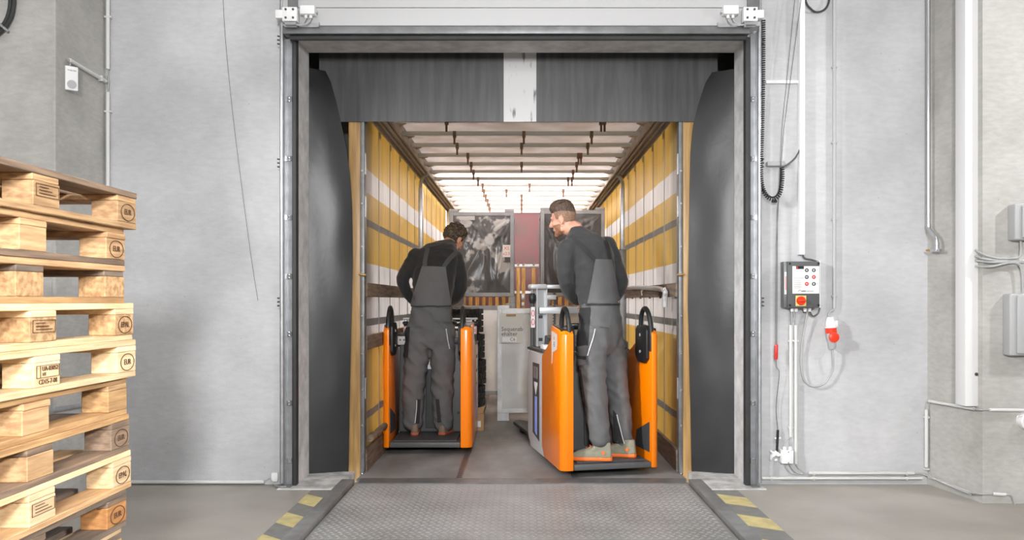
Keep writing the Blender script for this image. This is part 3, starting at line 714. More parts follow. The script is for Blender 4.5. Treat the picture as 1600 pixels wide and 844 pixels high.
bx = thing('cardboard_box', 'torn cardboard box with a white label at the foot of the tyre stack', 'box', (-.44, 8.36, TF))
MB().box(-.495, -.385, 8.29, 8.43, TF, TF+.17).build('carton', M['card'], bx, world=True, bevel=.003, seg=1)
MB().prism([(-.49, TF+.17), (-.40, TF+.17), (-.37, TF+.25), (-.47, TF+.22)], 8.34, 8.344, 'y').build('flap', M['card'], bx, world=True)
MB().box(-.475, -.415, 8.287, 8.291, TF+.04, TF+.10).build('label_sticker', M['white'], bx, world=True)
# ------------------------------------------------------------------ stand-on pallet trucks
def truck(label, loc, rz, tl, tr_, mk):
    R = thing('stand_on_pallet_truck', label, 'pallet truck', loc, math.radians(rz), group='orange stand-on pallet trucks')
    hw = .385
    prof = [(0, .06), (0, 1.075), (.03, 1.10), (.29, 1.135), (.31, 1.02), (.59, .885), (.60, .86), (.60, .15), (.53, .07)]
    for s, th in ((-1, tl), (1, tr_)):
        b = MB(); xo = s*hw; xi = s*(hw-th)
        b.prism(prof, xi, xo, 'x'); me = bpy.data.meshes.new('side_panel'); me.from_pydata([tuple(v) for v in b.v], [], b.f)
        bm = bmesh.new(); bm.from_mesh(me); bmesh.ops.recalc_face_normals(bm, faces=bm.faces)
        ed = [e for e in bm.edges if all(abs(v.co.x-xo) < 1e-5 and v.co.y < .035 for v in e.verts)]
        bmesh.ops.bevel(bm, geom=ed, offset=min(th*.75, .05), segments=6, affect='EDGES', profile=.5)
        ed = [e for e in bm.edges if len(e.link_faces) == 2 and e.calc_face_angle(0) > .5]
        bmesh.ops.bevel(bm, geom=ed, offset=.006, segments=2, affect='EDGES', profile=.5, clamp_overlap=True)
        bm.to_mesh(me); bm.free()
        for p in me.polygons: p.use_smooth = True
        me.set_sharp_from_angle(angle=.7); me.materials.append(M['orange'])
        sp = link('side_panel', me, R)
        # black cap strip on the panel's top
        b = MB(); xm = s*(hw-th/2); b.prism([(.04, 1.095), (.285, 1.128), (.285, 1.14), (.04, 1.112)], xm-th*.36, xm+th*.36, 'x'); b.build('panel_cap', M['black'], sp)
        xh = s*(hw-th*.75) if s < 0 else s*(hw-th*.9)
        b = MB(); b.tube(smooth_path([(xh, .03, .94), (xh, .035, 1.10), (xh, .075, 1.205), (xh, .14, 1.262), (xh, .20, 1.255), (xh, .245, 1.20), (xh, .262, 1.08), (xh, .265, .98)], 5), .0185, 10); b.build('grab_handle', M['black'], sp, smooth=True)
        b = MB(); xp = s*(hw-th-.026); x0, x1 = sorted((xp, s*(hw-th+.004)))
        b.prism([(.055, .88), (.055, 1.10), (.09, 1.135), (.26, 1.135), (.30, 1.10), (.31, .90), (.24, .845), (.11, .845)], x0, x1, 'x'); pd = b.build('hip_pad', M['black'], sp, bevel=.008)
        for z in (.93, 1.06):
            b = MB(); b.cyl((xp, .19, z), (xp-s*.004, .19, z), .012, 10); b.build('pad_bolt', M['grey_plastic'], pd)
        x0, x1 = sorted((s*(hw-th-.004), s*(hw-th+.003)))
        b = MB(); b.prism([(.05, .17), (.05, .40), (.33, .30), (.36, .17)], x0, x1, 'x'); b.build('inner_pad', M['dark'], sp)
        b = MB(); x0, x1 = sorted((s*hw, s*(hw+.0012)))
        b.prism([(.125, .88), (.255, .88) if False else (.15, .95), (.27, .955), (.30, .86), (.28, 1.105), (.115, 1.085)][:0] or [(.27, .84), (.235, .93), (.12, .955), (.105, 1.0), (.105, 1.07), (.27, 1.095)], x0, x1, 'x'); st = b.build('panel_sticker', M['offwhite'], sp)
        FM = rotz(90*s) @ rotx(90)
        b = MB(); b.lathe([(.014, 0), (.014, .0006)], 12, tr(s*(hw+.0012), .19, 1.04) @ FM); b.build('sticker_emblem', M['orange'], st)
        b = MB()
        for k, wd in enumerate((.03, .04, .034)): b.box(*sorted((s*(hw+.0012), s*(hw+.0018))), .19-wd/2, .19+wd/2, 1.005-k*.014, 1.011-k*.014)
        b.build('sticker_print', M['ink'], st)
    xl = -(hw-tl)+.004; xr = hw-tr_-.004
    MB().box(xl, xr, .01, .60, .06, .105).build('platform', M['dark2'], R, bevel=.006)
    MB().box(xl+.03, xr-.03, .035, .56, .105, .12).build('rubber_mat', M['dark'], R, bevel=.004, seg=1)
    b = MB(); b.prism([(xl+.02, .50), (xr-.02, .50), (xr-.06, .47), (xl+.06, .47)][::-1], .0, .0, 'z') if False else None
    b = MB(); b.prism([(.46, .12), (.50, .93), (.64, .96), (.64, .12)], xl+.01, xr-.01, 'x'); mc = b.build('motor_cover', M['dark2'], R, bevel=.02, seg=3)
    b = MB(); b.prism([(.445, .16), (.475, .80), (.52, .82), (.52, .16)], -.07, .09, 'x'); b.build('cover_rib', M['dark'], mc, bevel=.01)
    for x in (xl+.05, xr-.05):
        MB().cyl((x, .475, .30), (x, .455, .30), .012, 10).build('cover_bolt', M['black'], mc)
    b = MB(); b.box(-.05, .03, .452, .4585, .70, .80); lb = b.build('warning_label', M['white'], mc); MB().box(-.045, .025, .451, .453, .765, .785).build('label_stripe', M['card'], lb)
    # dashboard and tiller
    b = MB(); b.prism([(.50, .93), (.50, .99), (.78, 1.04), (.80, .93)], -.32, .32, 'x'); db = b.build('dashboard', M['dark'], R, bevel=.012)
    b = MB(); b.box(-.33, -.20, .485, .515, .92, 1.0); b.build('key_panel', M['offwhite'], db, bevel=.004)
    b = MB(); b.box(-.33, -.20, .47, .60, 1.0, 1.025); b.build('panel_hood', M['black'], db, bevel=.004)
    for k in range(3): MB().cyl((-.305+k*.035, .487, .965), (-.305+k*.035, .479, .965), .008, 8).build('key_socket', M['dark'], db)
    b = MB(); b.tube([(0, .60, 1.0), (0, .58, 1.10)], .03, 12); b.build('tiller_column', M['black'], R, smooth=True)
    b = MB(); b.tube(smooth_path([(-.02, .57, 1.10), (-.14, .55, 1.11), (-.20, .47, 1.12), (-.16, .40, 1.13), (-.06, .41, 1.12), (0, .50, 1.11), (.06, .41, 1.12), (.16, .40, 1.13), (.20, .47, 1.12), (.14, .55, 1.11), (.02, .57, 1.10)], 4), .019, 10); b.build('tiller_grip', M['black'], R, smooth=True)
    MB().box(-.06, .06, .53, .63, 1.07, 1.13).build('tiller_head', M['dark'], R, bevel=.015, seg=3)
    # battery housing
    hb = .372
    b = MB(); b.prism([(.615, .05), (.615, .90), (1.19, .90), (1.19, .20), (1.10, .05)], -hb, hb, 'x'); bt = b.build('battery_housing', M['silver'], R, bevel=.02, seg=3)
    for s in (-1, 1):
        x0, x1 = sorted((s*hb, s*(hb+.003)))
        fr_ = MB().prism([(.74, .16), (.74, .80), (.98, .80), (.98, .20)], x0, x1, 'x').build('window_recess', M['dark'], bt)
        x0, x1 = sorted((s*(hb+.003), s*(hb+.006)))
        MB().prism([(.82, .20), (.82, .52), (.89, .52), (.89, .22)], x0, x1, 'x').build('charge_gauge', M['blue'], fr_)
        MB().prism([(.80, .62), (.855, .535), (.91, .62), (.91, .64), (.80, .64)], x0, x1, 'x').build('gauge_arrow', M['white'], fr_)
        MB().box(x0, x1, .80, .93, .67, .77).build('gauge_window', M['galv'], fr_)
    MB().prism([(1.19, .10), (1.19, .80), (1.225, .78), (1.225, .16)], -hb+.01, hb-.01, 'x').build('front_bumper', M['grey_plastic'], R, bevel=.006)
    MB().box(-.375, .375, .63, 1.20, .90, .925).build('battery_lid', M['dark'], R, bevel=.008)
    MB().box(-.36, -.29, .63, .76, .925, .965).build('lamp_block', M['white'], R, bevel=.008)
    MB().box(.29, .36, .63, .76, .925, .965).build('lamp_block', M['white'], R, bevel=.008)
    # mast
    mz = lambda z: .925+(z-.925)*mk        # a lowered mast is a shorter one
    for s in (-1, 1):
        b = MB(); x0, x1 = sorted((s*.215, s*.315)); b.box(x0, x1, 1.14, 1.15, .925, mz(1.44)); b.box(*sorted((s*.305, s*.315)), 1.08, 1.20, .925, mz(1.44)); b.box(*sorted((s*.215, s*.225)), 1.10, 1.20, .925, mz(1.44))
        mu = b.build('mast_upright', M['silver'], R, bevel=.002, seg=1)
        b = MB(); b.tube([(s*.345, 1.12, .925), (s*.345, 1.12, mz(1.36))], .018, 12); b.build('lift_cylinder', M['dark'], mu, smooth=True)
        b = MB(); b.tube([(s*.345, 1.12, mz(1.36)), (s*.345, 1.12, mz(1.43))], .012, 10); b.build('piston_rod', M['chrome'], mu, smooth=True)
        b = MB(); b.tube([(s*.345, 1.12, mz(1.30)), (s*.345, 1.12, mz(1.33)), (s*.345, 1.12, mz(1.37)), (s*.345, 1.12, mz(1.39))], [.02, .032, .032, .02], 12); b.build('cylinder_boot', M['black'], mu, smooth=True)
        b = MB(); b.box(*sorted((s*.327, s*.363)), 1.098, 1.102, mz(1.09), mz(1.27)); ws = b.build('warning_strip', M['white'], mu)
        for z in (mz(1.14), mz(1.215)):
            b = MB(); b.tube([(s*.345+.012*math.cos(a), 1.097, z+.026*math.sin(a)) for a in [k*math.pi/6 for k in range(12)]], .003, 5, closed=True); b.build('strip_symbol', M['red_ink'], ws)
        for z in (.97, mz(1.17)):
            b = MB(); b.box(*sorted((s*.25, s*.285)), 1.136, 1.14, z, z+.028); b.build('mast_bracket', M['dark'], mu)
        b = MB()
        for k in range(34): b.box(*sorted((s*.125, s*.150 if k % 2 else s*.143)), 1.15, 1.165, .935+k*.0135*mk, .935+k*.0135*mk+.01*mk)
        b.box(*sorted((s*.132, s*.140)), 1.152, 1.162, .93, mz(1.40)); b.build('lift_chain', M['dark'], mu, kind='stuff')
        MB().box(*sorted((s*.13, s*.22)), 1.12, 1.17, mz(1.335), mz(1.375)).build('mast_lug', M['silver'], mu, bevel=.004)
        MB().box(*sorted((s*.22, s*.37)), 1.08, 1.20, mz(1.425), mz(1.47)).build('mast_head', M['silver'], mu, bevel=.015, seg=3)
    MB().box(-.23, .23, 1.10, 1.16, mz(1.43), mz(1.465)).build('mast_crossbar', M['silver'], R, bevel=.006)
    MB().box(-.29, .29, 1.085, 1.13, mz(1.21), mz(1.27)).build('mast_crossbar', M['silver'], R, bevel=.006)
    # forks and wheels
    for s in (-1, 1):
        b = MB(); b.prism([(s*.125, 1.22), (s*.265, 1.22), (s*.265, 2.35), (s*.22, 2.45), (s*.17, 2.45), (s*.125, 2.35)], .055, .09, 'z'); fk = b.build('fork', M['dark'], R, bevel=.006)
        MB().cyl((s*.155, 2.15, .04), (s*.235, 2.15, .04), .04, 16).build('fork_roller', M['rubber'], fk, smooth=True)
        MB().cyl((s*.17, .32, .045), (s*.24, .32, .045), .045, 18).build('wheel', M['rubber'], R, smooth=True)
    MB().cyl((-.05, .9, .05), (.05, .9, .05), .05, 18).build('wheel', M['rubber'], R, smooth=True)
    MB().box(-.27, .27, .10, 1.22, .05, .062).build('under_tray', M['black'], R)
    return R
truck('orange stand-on pallet truck with tyre load, left against the trailer wall', (-.81, 7.0, TF), 0, .055, .10, .42)
truck('orange stand-on pallet truck with bearded driver, nearest at the trailer entrance', (.665, 6.10, TF), 12, .10, .055, 1)
# ------------------------------------------------------------------ people
def remesh(mb, voxel, sm=4, fac=.5):
    me = mb.mesh('t'); o = bpy.data.objects.new('t', me); COL.objects.link(o)
    r = o.modifiers.new('r', 'REMESH'); r.mode = 'VOXEL'; r.voxel_size = voxel
    q = o.modifiers.new('s', 'SMOOTH'); q.iterations = sm; q.factor = fac
    m2 = bpy.data.meshes.new_from_object(o.evaluated_get(bpy.context.evaluated_depsgraph_get()))
    bpy.data.objects.remove(o); bpy.data.meshes.remove(me)
    for p in m2.polygons: p.use_smooth = True
    return m2
def displace(me, fn):
    nr = [v.normal.copy() for v in me.vertices]
    for v, n in zip(me.vertices, nr): v.co += n*fn(v.co)
def ridge(p): return 1-abs(noise.noise(p))*2
def ering(c, right, fwd, a, b_, n=24, p=2.4, back=1.0):
    out = []
    for j in range(n):
        t = 2*math.pi*j/n; ct, st = math.cos(t), math.sin(t)
        x = a*math.copysign(abs(ct)**(2/p), ct); y = b_*math.copysign(abs(st)**(2/p), st)
        out.append(c+right*x+fwd*y)
    return out
def yawv(deg):
    """deg 0 = away from the camera, positive turns to the person's left"""
    a = math.radians(deg); f = Vector((-math.sin(a), math.cos(a), 0)); r = Vector((math.cos(a), math.sin(a), 0)); return r, f
def bvh_of(mes):
    vs = []; fs = []
    for me in mes:
        b = len(vs); vs += [v.co.copy() for v in me.vertices]; fs += [tuple(i+b for i in p.vertices) for p in me.polygons]
    return BVHTree.FromPolygons(vs, fs)
def drape(bv, quad, n, m, off, depth, th=.004):
    """cloth panel laid on a garment: quad of four pixel corners (tl, tr, br, bl), found by sight lines"""
    g = []; o = Vector((0, 0, CH))
    tl, tr_, br, bl = quad
    for i in range(n+1):
        row = []
        for j in range(m+1):
            u = i/n; v = j/m
            x = (tl[0]*(1-u)+tr_[0]*u)*(1-v)+(bl[0]*(1-u)+br[0]*u)*v; y = (tl[1]*(1-u)+tr_[1]*u)*(1-v)+(bl[1]*(1-u)+br[1]*u)*v
            d = (P(x, y, depth)-o); dn = d.normalized()
            h = bv.ray_cast(o, dn)
            if h[0] is None: h = bv.find_nearest(o+d)
            row.append((h[0], h[1]))
        g.append(row)
    G = []
    for i in range(n+1):
        r = []
        for j in range(m+1):
            acc = Vector(); nn = Vector(); k = 0
            for di in (-1, 0, 1):
                for dj in (-1, 0, 1):
                    if 0 <= i+di <= n and 0 <= j+dj <= m:
                        nn += g[i+di][j+dj][1]; k += 1
            nn = nn.normalized() if nn.length > 1e-6 else Vector((0, -1, 0))
            if nn.dot(g[i][j][0]-o) > 0: nn = -nn
            r.append(g[i][j][0]+nn*off)
        G.append(r)
    b = MB(); b.sheet(G, th); return b
def strip(bv, pts, w, off, depth, th=.003):
    """narrow band along a pixel polyline"""
    pp = smooth_path([Vector((x, y, 0)) for x, y in pts], 5); G = []; o = Vector((0, 0, CH))
    for i, p in enumerate(pp):
        t = (pp[min(i+1, len(pp)-1)]-pp[max(i-1, 0)]).normalized(); nn = Vector((-t.y, t.x, 0)); row = []
        for s in (-.5, 0, .5):
            q = p+nn*w*s; d = P(q.x, q.y, depth)-o; h = bv.ray_cast(o, d.normalized())
            if h[0] is None: h = bv.find_nearest(o+d)
            nv = h[1] if h[1].dot(d) < 0 else -h[1]
            row.append(h[0]+nv*off)
        G.append(row)
    b = MB(); b.sheet(G, th); return b
def head_parts(b, M_):
    b.ell((0, -.012, .030), (.077, .098, .100), M_, 24, 16)
    b.ell((0, .030, -.030), (.062, .062, .085), M_, 20, 14)
    b.ell((0, .040, -.082), (.050, .048, .036), M_)
    b.ell((0, .078, -.104), (.022, .018, .018), M_)
    b.ell((0, .080, .030), (.048, .016, .014), M_)
    b.ell((0, .088, -.062), (.024, .012, .012), M_)
    for s in (-1, 1):
        b.ell((s*.042, .060, -.022), (.022, .026, .026), M_)
        b.ell((s*.048, .012, -.075), (.016, .034, .026), M_)
        b.ell((0, 0, 0), (.009, .021, .034), M_ @ tr(s*.080, -.012, -.010) @ rotz(s*-22) @ rotx(-10))
        b.ell((0, 0, 0), (.008, .013, .014), M_ @ tr(s*.078, -.006, -.038))
    b.tube([M_ @ Vector(p) for p in ((0, .088, .026), (0, .102, .002), (0, .118, -.022), (0, .116, -.034))], [.009, .010, .0135, .012], 10)
    for s in (-1, 1): b.ell((s*.012, .102, -.032), (.009, .010, .008), M_)
def hand_parts(b, wrist, d, up, side):
    """gripping hand: d points along the forearm, up is the back of the hand, side +1 = thumb along d x up"""
    d = d.normalized(); up = (up-d*up.dot(d)).normalized(); lat = d.cross(up)*side
    b.limb([wrist-d*.04, wrist, wrist+d*.03], [.029, .027, .028])
    palm = wrist+d*.05
    for k in (-1.5, -.5, .5, 1.5): b.limb([wrist+lat*k*.012+d*.01, wrist+lat*k*.0185+d*.088], [.015, .0125], 8, 3)
    for k, L in ((1.5, .070), (.5, .080), (-.5, .074), (-1.5, .058)):
        r0 = wrist+lat*k*.0205+d*.085
        p1 = r0+d*L*.42-up*L*.16; p2 = p1+d*L*.10-up*L*.36; p3 = p2-d*L*.22-up*L*.18
        b.limb([r0, p1, p2, p3], [.0105, .0095, .0085, .0075], 8, 3)
    t0 = wrist+lat*.028+d*.025; t1 = t0+lat*.026+d*.03-up*.012; t2 = t1+d*.03-up*.02-lat*.004; b.limb([t0, t1, t2], [.0135, .011, .009], 8, 3)
def sub_shell(me, inv, test, thick, name, base=None):
    """shell over the faces of a head mesh that pass test(local position)"""
    keep = [p for p in me.polygons if test(inv @ p.center)]
    cnt = {}
    allc = {}
    for p in me.polygons:
        for i in p.vertices: allc[i] = allc.get(i, 0)+1
    for p in keep:
        for i in p.vertices: cnt[i] = cnt.get(i, 0)+1
    # distance from the rim in rings
    ring = {i: (0 if cnt[i] < allc[i] else 99) for i in cnt}
    for _ in range(8):
        for p in keep:
            mn = min(ring[i] for i in p.vertices)+1
            for i in p.vertices: ring[i] = min(ring[i], mn)
    idx = {i: k for k, i in enumerate(cnt)}
    vs = []
    for i in cnt:
        v = me.vertices[i]; l = inv @ v.co
        t = thick(l)*min(1, ring[i]/5.0)**.7+.0012 if ring[i] > 0 else -.001
        vs.append(v.co+v.normal*t)
    m2 = bpy.data.meshes.new(name); m2.from_pydata([tuple(v) for v in vs], [], [tuple(idx[i] for i in p.vertices) for p in keep])
    for p in m2.polygons: p.use_smooth = True
    return m2
def person(D):
    base = Vector(D['base'])
    R, F = yawv(D['hip_yaw'])
    inv = Matrix.Translation(-base)
    # spine rings: centre, yaw, half width, half depth, forward tilt
    def rings(lst, grow=0):
        out = []
        for (c, yw, a, d_, tilt) in lst:
            r, f = yawv(yw); q = Matrix.Rotation(-math.radians(tilt), 3, r)
            out.append(ering(Vector(c), r, q @ f, a+grow, d_+grow))
        return out
    sw = MB(); sw.loft(rings(D['torso']))
    for arm in D['arms']: sw.limb(arm['pts'], arm['rad'])
    for sh_ in D['shoulders']: sw.ell(sh_[0], (sh_[1],)*3)
    sm = remesh(sw, .011, 6)
    A = D.get('fold', .007)
    displace(sm, lambda p: A*(max(0, ridge((p.x*9+p.z*4, p.y*9, p.z*11-p.x*5)))-.45)+.5*A*noise.noise(p*14))
    tw = MB(); tw.loft(rings(D['pelvis']))
    for leg in D['legs']: tw.limb(leg['pts'], leg['rad'], 16)
    tm = remesh(tw, .011, 5)
    B = 1.35*D.get('crease', .010)
    displace(tm, lambda p: B*(max(0, ridge((p.x*6+p.z*3, p.y*6+1, p.z*9+p.x*7)))-.45)+.4*B*noise.noise(p*18))
    # skin body
    HM = D['head']; hi = HM.inverted()
    bd = MB(); head_parts(bd, HM)
    nb = Vector(D['torso'][-1][0])
    bd.limb([HM @ Vector((0, -.022, -.03)), HM @ Vector((0, -.030, -.085)), nb+Vector((0, 0, .01)), nb-Vector((0, 0, .06))], [.058, .056, .057, .06])
    bd.loft(rings(D['torso'][:-1], -.02))
    for arm in D['arms']:
        bd.limb(arm['pts'], [x-.014 for x in arm['rad']]); w = Vector(arm['pts'][-1]); d = (w-Vector(arm['pts'][-2])).normalized()
        hand_parts(bd, w+d*.015, D['hand_dir'] if 'hand_dir' in D else d, Vector((0, 0, 1)), arm['side'])
    bm_ = remesh(bd, .0058, 2, .4)
    body_me = bm_.copy(); body_me.transform(inv); body_me.materials.append(M['skin'])
    body = link('person', body_me, None, base, D['label'], 'person', 'drivers standing on the pallet trucks')
    def child(name, me, mt, par=body):
        me.transform(inv); me.materials.append(mt); return link(name, me, par)
    bvs = bvh_of([sm]); bvt = bvh_of([tm]); bva = bvh_of([sm, tm])
    o_s = child('sweater', sm, D['sweater_mat'])
    o_t = child('work_trousers', tm, M['twill'])
    def panel(name, bv, quad, mt, off=.004, n=10, m=14, par=o_t, th=.004):
        drape(bv, quad, n, m, off, D['depth'], th).build(name, mt, par, world=True, smooth=True, ang=60)
    def band(name, bv, pts, w, mt, off=.006, par=o_t):
        strip(bv, pts, w, off, D['depth']).build(name, mt, par, world=True, smooth=True, ang=60)
    D['garments'](panel, band, bvs, bvt, bva, o_t, o_s)
    # collar ring
    for nm, tst, thk, mt in D['hair']:
        h = sub_shell(bm_, hi, tst, thk, nm); child(nm, h, mt)
    for s in (-1, 1):
        e = MB(); e.ell((s*.031, .079, .010), (.011, .010, .008), HM); e.build('eye', M['eye'], body, world=True, smooth=True)
    # shoes
    for (heel, yw, L, um, som, lm) in D['shoes']:
        f = Matrix.Translation(Vector(heel)) @ rotz(yw)      # local +y towards the toe, sole at z 0
        w = .052
        out = [(-.034, .0), (-.040, .05), (-.038, .11), (-.050, .19), (-.048, .25), (-.028, .295), (0, .305), (.028, .295), (.048, .25), (.050, .19), (.038, .11), (.040, .05), (.034, 0), (.018, -.012), (-.018, -.012)]
        k = L/.305
        out = [(x, y*k) for x, y in out]
        so = MB(); so.prism(out, 0, .028, 'z', f)
        up = MB()
        def ring_at(z, sx, y0, y1):
            return [f @ Vector((x*sx, y0+(y+.012)/(L+.012)*(y1-y0), z)) for x, y in out]
        up.loft([ring_at(.024, .95, -.008, L-.008), ring_at(.050, .93, -.008, L-.016), ring_at(.070, .82, -.006, L-.055), ring_at(.092, .78, -.004, L-.13), ring_at(.118, .74, 0, L-.185), ring_at(.135, .70, .004, L-.205)])
        us = remesh(up, .006, 4)
        sh = child('shoe', us, um)
        so.build('sole', som, sh, world=True, bevel=.006, smooth=True)
        for q in range(4):
            y = L-.10-q*.026; z = .072+q*.017
            la = MB(); la.tube(smooth_path([f @ Vector((-.026, y-.01, z-.006)), f @ Vector((0, y, z+.008)), f @ Vector((.026, y-.01, z-.006))], 4), .0045, 6); la.build('lace', lm, sh, world=True, smooth=True)
        if D.get('badge'):
            ba = MB(); ba.lathe([(.013, 0), (.013, .003)], 14, f @ tr(-.0415, .055, .062) @ roty(-90)); ba.build('badge', som, sh, world=True)
            ba = MB(); ba.lathe([(.013, 0), (.013, .003)], 14, f @ tr(.0415, .055, .062) @ roty(90)); ba.build('badge', som, sh, world=True)
    return body
# ---- driver on the right, turned to the left
def PX(x, y, Y): return tuple(P(x, y, Y))
yaw = 40
zpl = TF+.12
def right_garments(panel, band, bvs, bvt, bva, ot, os_):
    panel('bib', bva, ((930, 405), (954, 406), (970, 475), (918, 475)), M['twill'], .009, 10, 16)
    band('waist_seam', bva, [(916, 476.5), (935, 477), (955, 476.5), (973, 475)], 1.6, M['twill_dark'], .012)
    band('shoulder_strap', bva, [(930, 406), (916, 392), (902, 378), (893, 368)], 6, M['twill_dark'], .006)
    band('shoulder_strap', bva, [(952, 406), (950, 395), (948, 385), (945, 376)], 6, M['twill_dark'], .006)
    panel('back_pocket', bvt, ((923, 478), (957, 478), (951, 513), (925, 510)), M['twill'], .009, 8, 8)
    panel('side_panel', bvt, ((901, 482), (923, 480), (919, 540), (899, 545)), M['twill_dark'], .006, 6, 12)
    panel('holster_pocket', bvt, ((900, 542), (918, 540), (916, 570), (899, 573)), M['twill'], .016, 6, 8)
    panel('pocket_strap', bvt, ((899, 556), (918, 556), (918, 561), (899, 561)), M['twill_dark'], .022, 6, 3)
    band('reflective_piping', bvt, [(930, 514), (926, 530), (921, 546), (918, 556)], 1.2, M['piping'], .007)
    panel('shin_panel', bvt, ((901, 578), (908, 578), (917, 640), (909, 640)), M['twill_dark'], .005, 4, 10)
    panel('calf_panel', bvt, ((958, 640), (964, 648), (975, 693), (960, 693)), M['twill_dark'], .005, 4, 10)
    band('reflective_piping', bvt, [(964, 648), (969, 668), (975, 693)], 1.2, M['piping'], .008)
hd = Matrix.Translation(Vector(P(880, 343, 6.42))) @ rotz(66) @ rotx(-14)
person(dict(
    label='bearded man in charcoal sweater and grey bib trousers, looking left on the right truck', depth=6.3, base=(.65, 6.24, zpl), hip_yaw=48, badge=True,
    sweater_mat=M['sweater2'], fold=.006, crease=.010,
    torso=[(PX(938, 505, 6.34), 44, .165, .115, 0), (PX(936, 480, 6.34), 44, .170, .120, 3), (PX(932, 455, 6.35), 42, .172, .122, 6), (PX(927, 425, 6.36), 40, .190, .132, 8), (PX(922, 400, 6.37), 38, .205, .135, 10),
           (PX(918, 385, 6.38), 38, .205, .125, 12), (PX(912, 371, 6.39), 40, .165, .100, 14), (PX(904, 363, 6.40), 44, .092, .078, 16), (PX(899, 358, 6.41), 46, .074, .068, 18)],
    shoulders=[(PX(887, 390, 6.27), .082), (PX(948, 385, 6.50), .082)],
    arms=[dict(pts=[PX(886, 391, 6.26), PX(883, 415, 6.25), PX(884, 438, 6.27), PX(893, 462, 6.42), PX(903, 470, 6.54)], rad=[.074, .066, .060, .050, .040], side=1),
          dict(pts=[PX(950, 386, 6.50), PX(961, 412, 6.52), PX(970, 438, 6.54), PX(962, 462, 6.60), PX(940, 474, 6.68)], rad=[.074, .064, .058, .050, .040], side=-1)],
    pelvis=[(PX(941, 552, 6.33), 48, .10, .085, 0), (PX(940, 540, 6.33), 48, .165, .118, 0), (PX(940, 515, 6.33), 48, .182, .130, 0), (PX(938, 490, 6.34), 46, .180, .130, 0), (PX(937, 474, 6.34), 44, .176, .128, 0)],
    legs=[dict(pts=[PX(925, 520, 6.27), PX(925, 560, 6.25), PX(928, 605, 6.22), PX(933, 650, 6.19), PX(937, 688, 6.17)], rad=[.112, .108, .094, .086, .076]),
          dict(pts=[PX(952, 520, 6.40), PX(957, 560, 6.39), PX(963, 605, 6.37), PX(970, 650, 6.35), PX(974, 686, 6.33)], rad=[.112, .106, .092, .084, .074])],
    shoes=[((.672, 6.14, zpl), 82, .31, M['shoe'], M['shoe_orange'], M['shoe_lace']), ((.873, 6.275, zpl), 74, .30, M['shoe'], M['shoe_orange'], M['shoe_lace'])],
    head=hd, garments=right_garments, hand_dir=Vector((.35, .9, -.2)),
    hair=[('hair', lambda l: l.z > .052-max(0, -.02-l.y)*.35+max(0, l.y)*.22 and l.y < .086, lambda l: .004+.030*max(0, min(1, (l.z-.060)/.055))*(.75+.25*min(1, max(0, (l.y+.06)/.1)))+.012*max(0, l.y/.08)+.0025*noise.noise((l.x*170, l.y*18, l.z*50)), M['hair_brown']),
          ('hair_fade', lambda l: l.z > (.0 if l.y > -.03 else -.040) and l.z < .07-max(0, -.02-l.y)*.3 and l.y < .048-(.07-l.z)*.2 and abs(l.x) < .0785 + max(0, l.z-.03)*.3, lambda l: .0025, M['hair_fade']),
          ('beard', lambda l: l.z < -.035 and l.z > -.135 and l.y > .012-(l.z+.035)*.1 and (l.z < -.074 or abs(l.x) > .040) and not (l.z > -.105 and l.y < .0), lambda l: .004+.0015*noise.noise(l*200), M['beard'])]))
# ---- driver on the left, seen from behind and bending forward
def left_garments(panel, band, bvs, bvt, bva, ot, os_):
    panel('bib', bva, ((660, 416), (696, 417.5), (704, 478), (641, 478)), M['twill'], .009, 12, 16)
    band('waist_seam', bva, [(642, 478.5), (660, 479), (685, 479), (703, 478.5)], 1.4, M['twill_dark'], .013)
    band('shoulder_strap', bva, [(664, 417), (665, 406), (667, 396), (669, 388)], 6.5, M['strap_twill'], .009)
    band('shoulder_strap', bva, [(693, 418), (699, 409), (706, 401), (712, 395)], 6.5, M['strap_twill'], .009)
    panel('back_pocket', bvt, ((675, 482), (702, 483), (703, 503), (676, 502)), M['twill'], .009, 8, 8)
    panel('back_pocket', bvt, ((639, 486), (664, 484), (662, 510), (637, 512)), M['twill'], .009, 8, 8)
    panel('tool_pocket', bvt, ((634, 512), (641, 511), (638, 560), (631, 558)), M['twill_dark'], .010, 4, 10)
    band('reflective_piping', bvt, [(697, 514), (699, 530), (702, 545)], 1.0, M['piping'], .007)
    panel('calf_panel', bvt, ((651, 624), (657, 624), (655, 662), (648, 662)), M['twill_dark'], .005, 4, 8)
    panel('calf_panel', bvt, ((681, 624), (686, 624), (690, 660), (684, 660)), M['twill_dark'], .005, 4, 8)
    band('reflective_piping', bvt, [(651, 625), (650, 645), (648, 661)], .9, M['piping'], .007)
hd = Matrix.Translation(Vector(P(710, 373, 7.78))) @ rotz(-34) @ rotx(-32) @ roty(10)
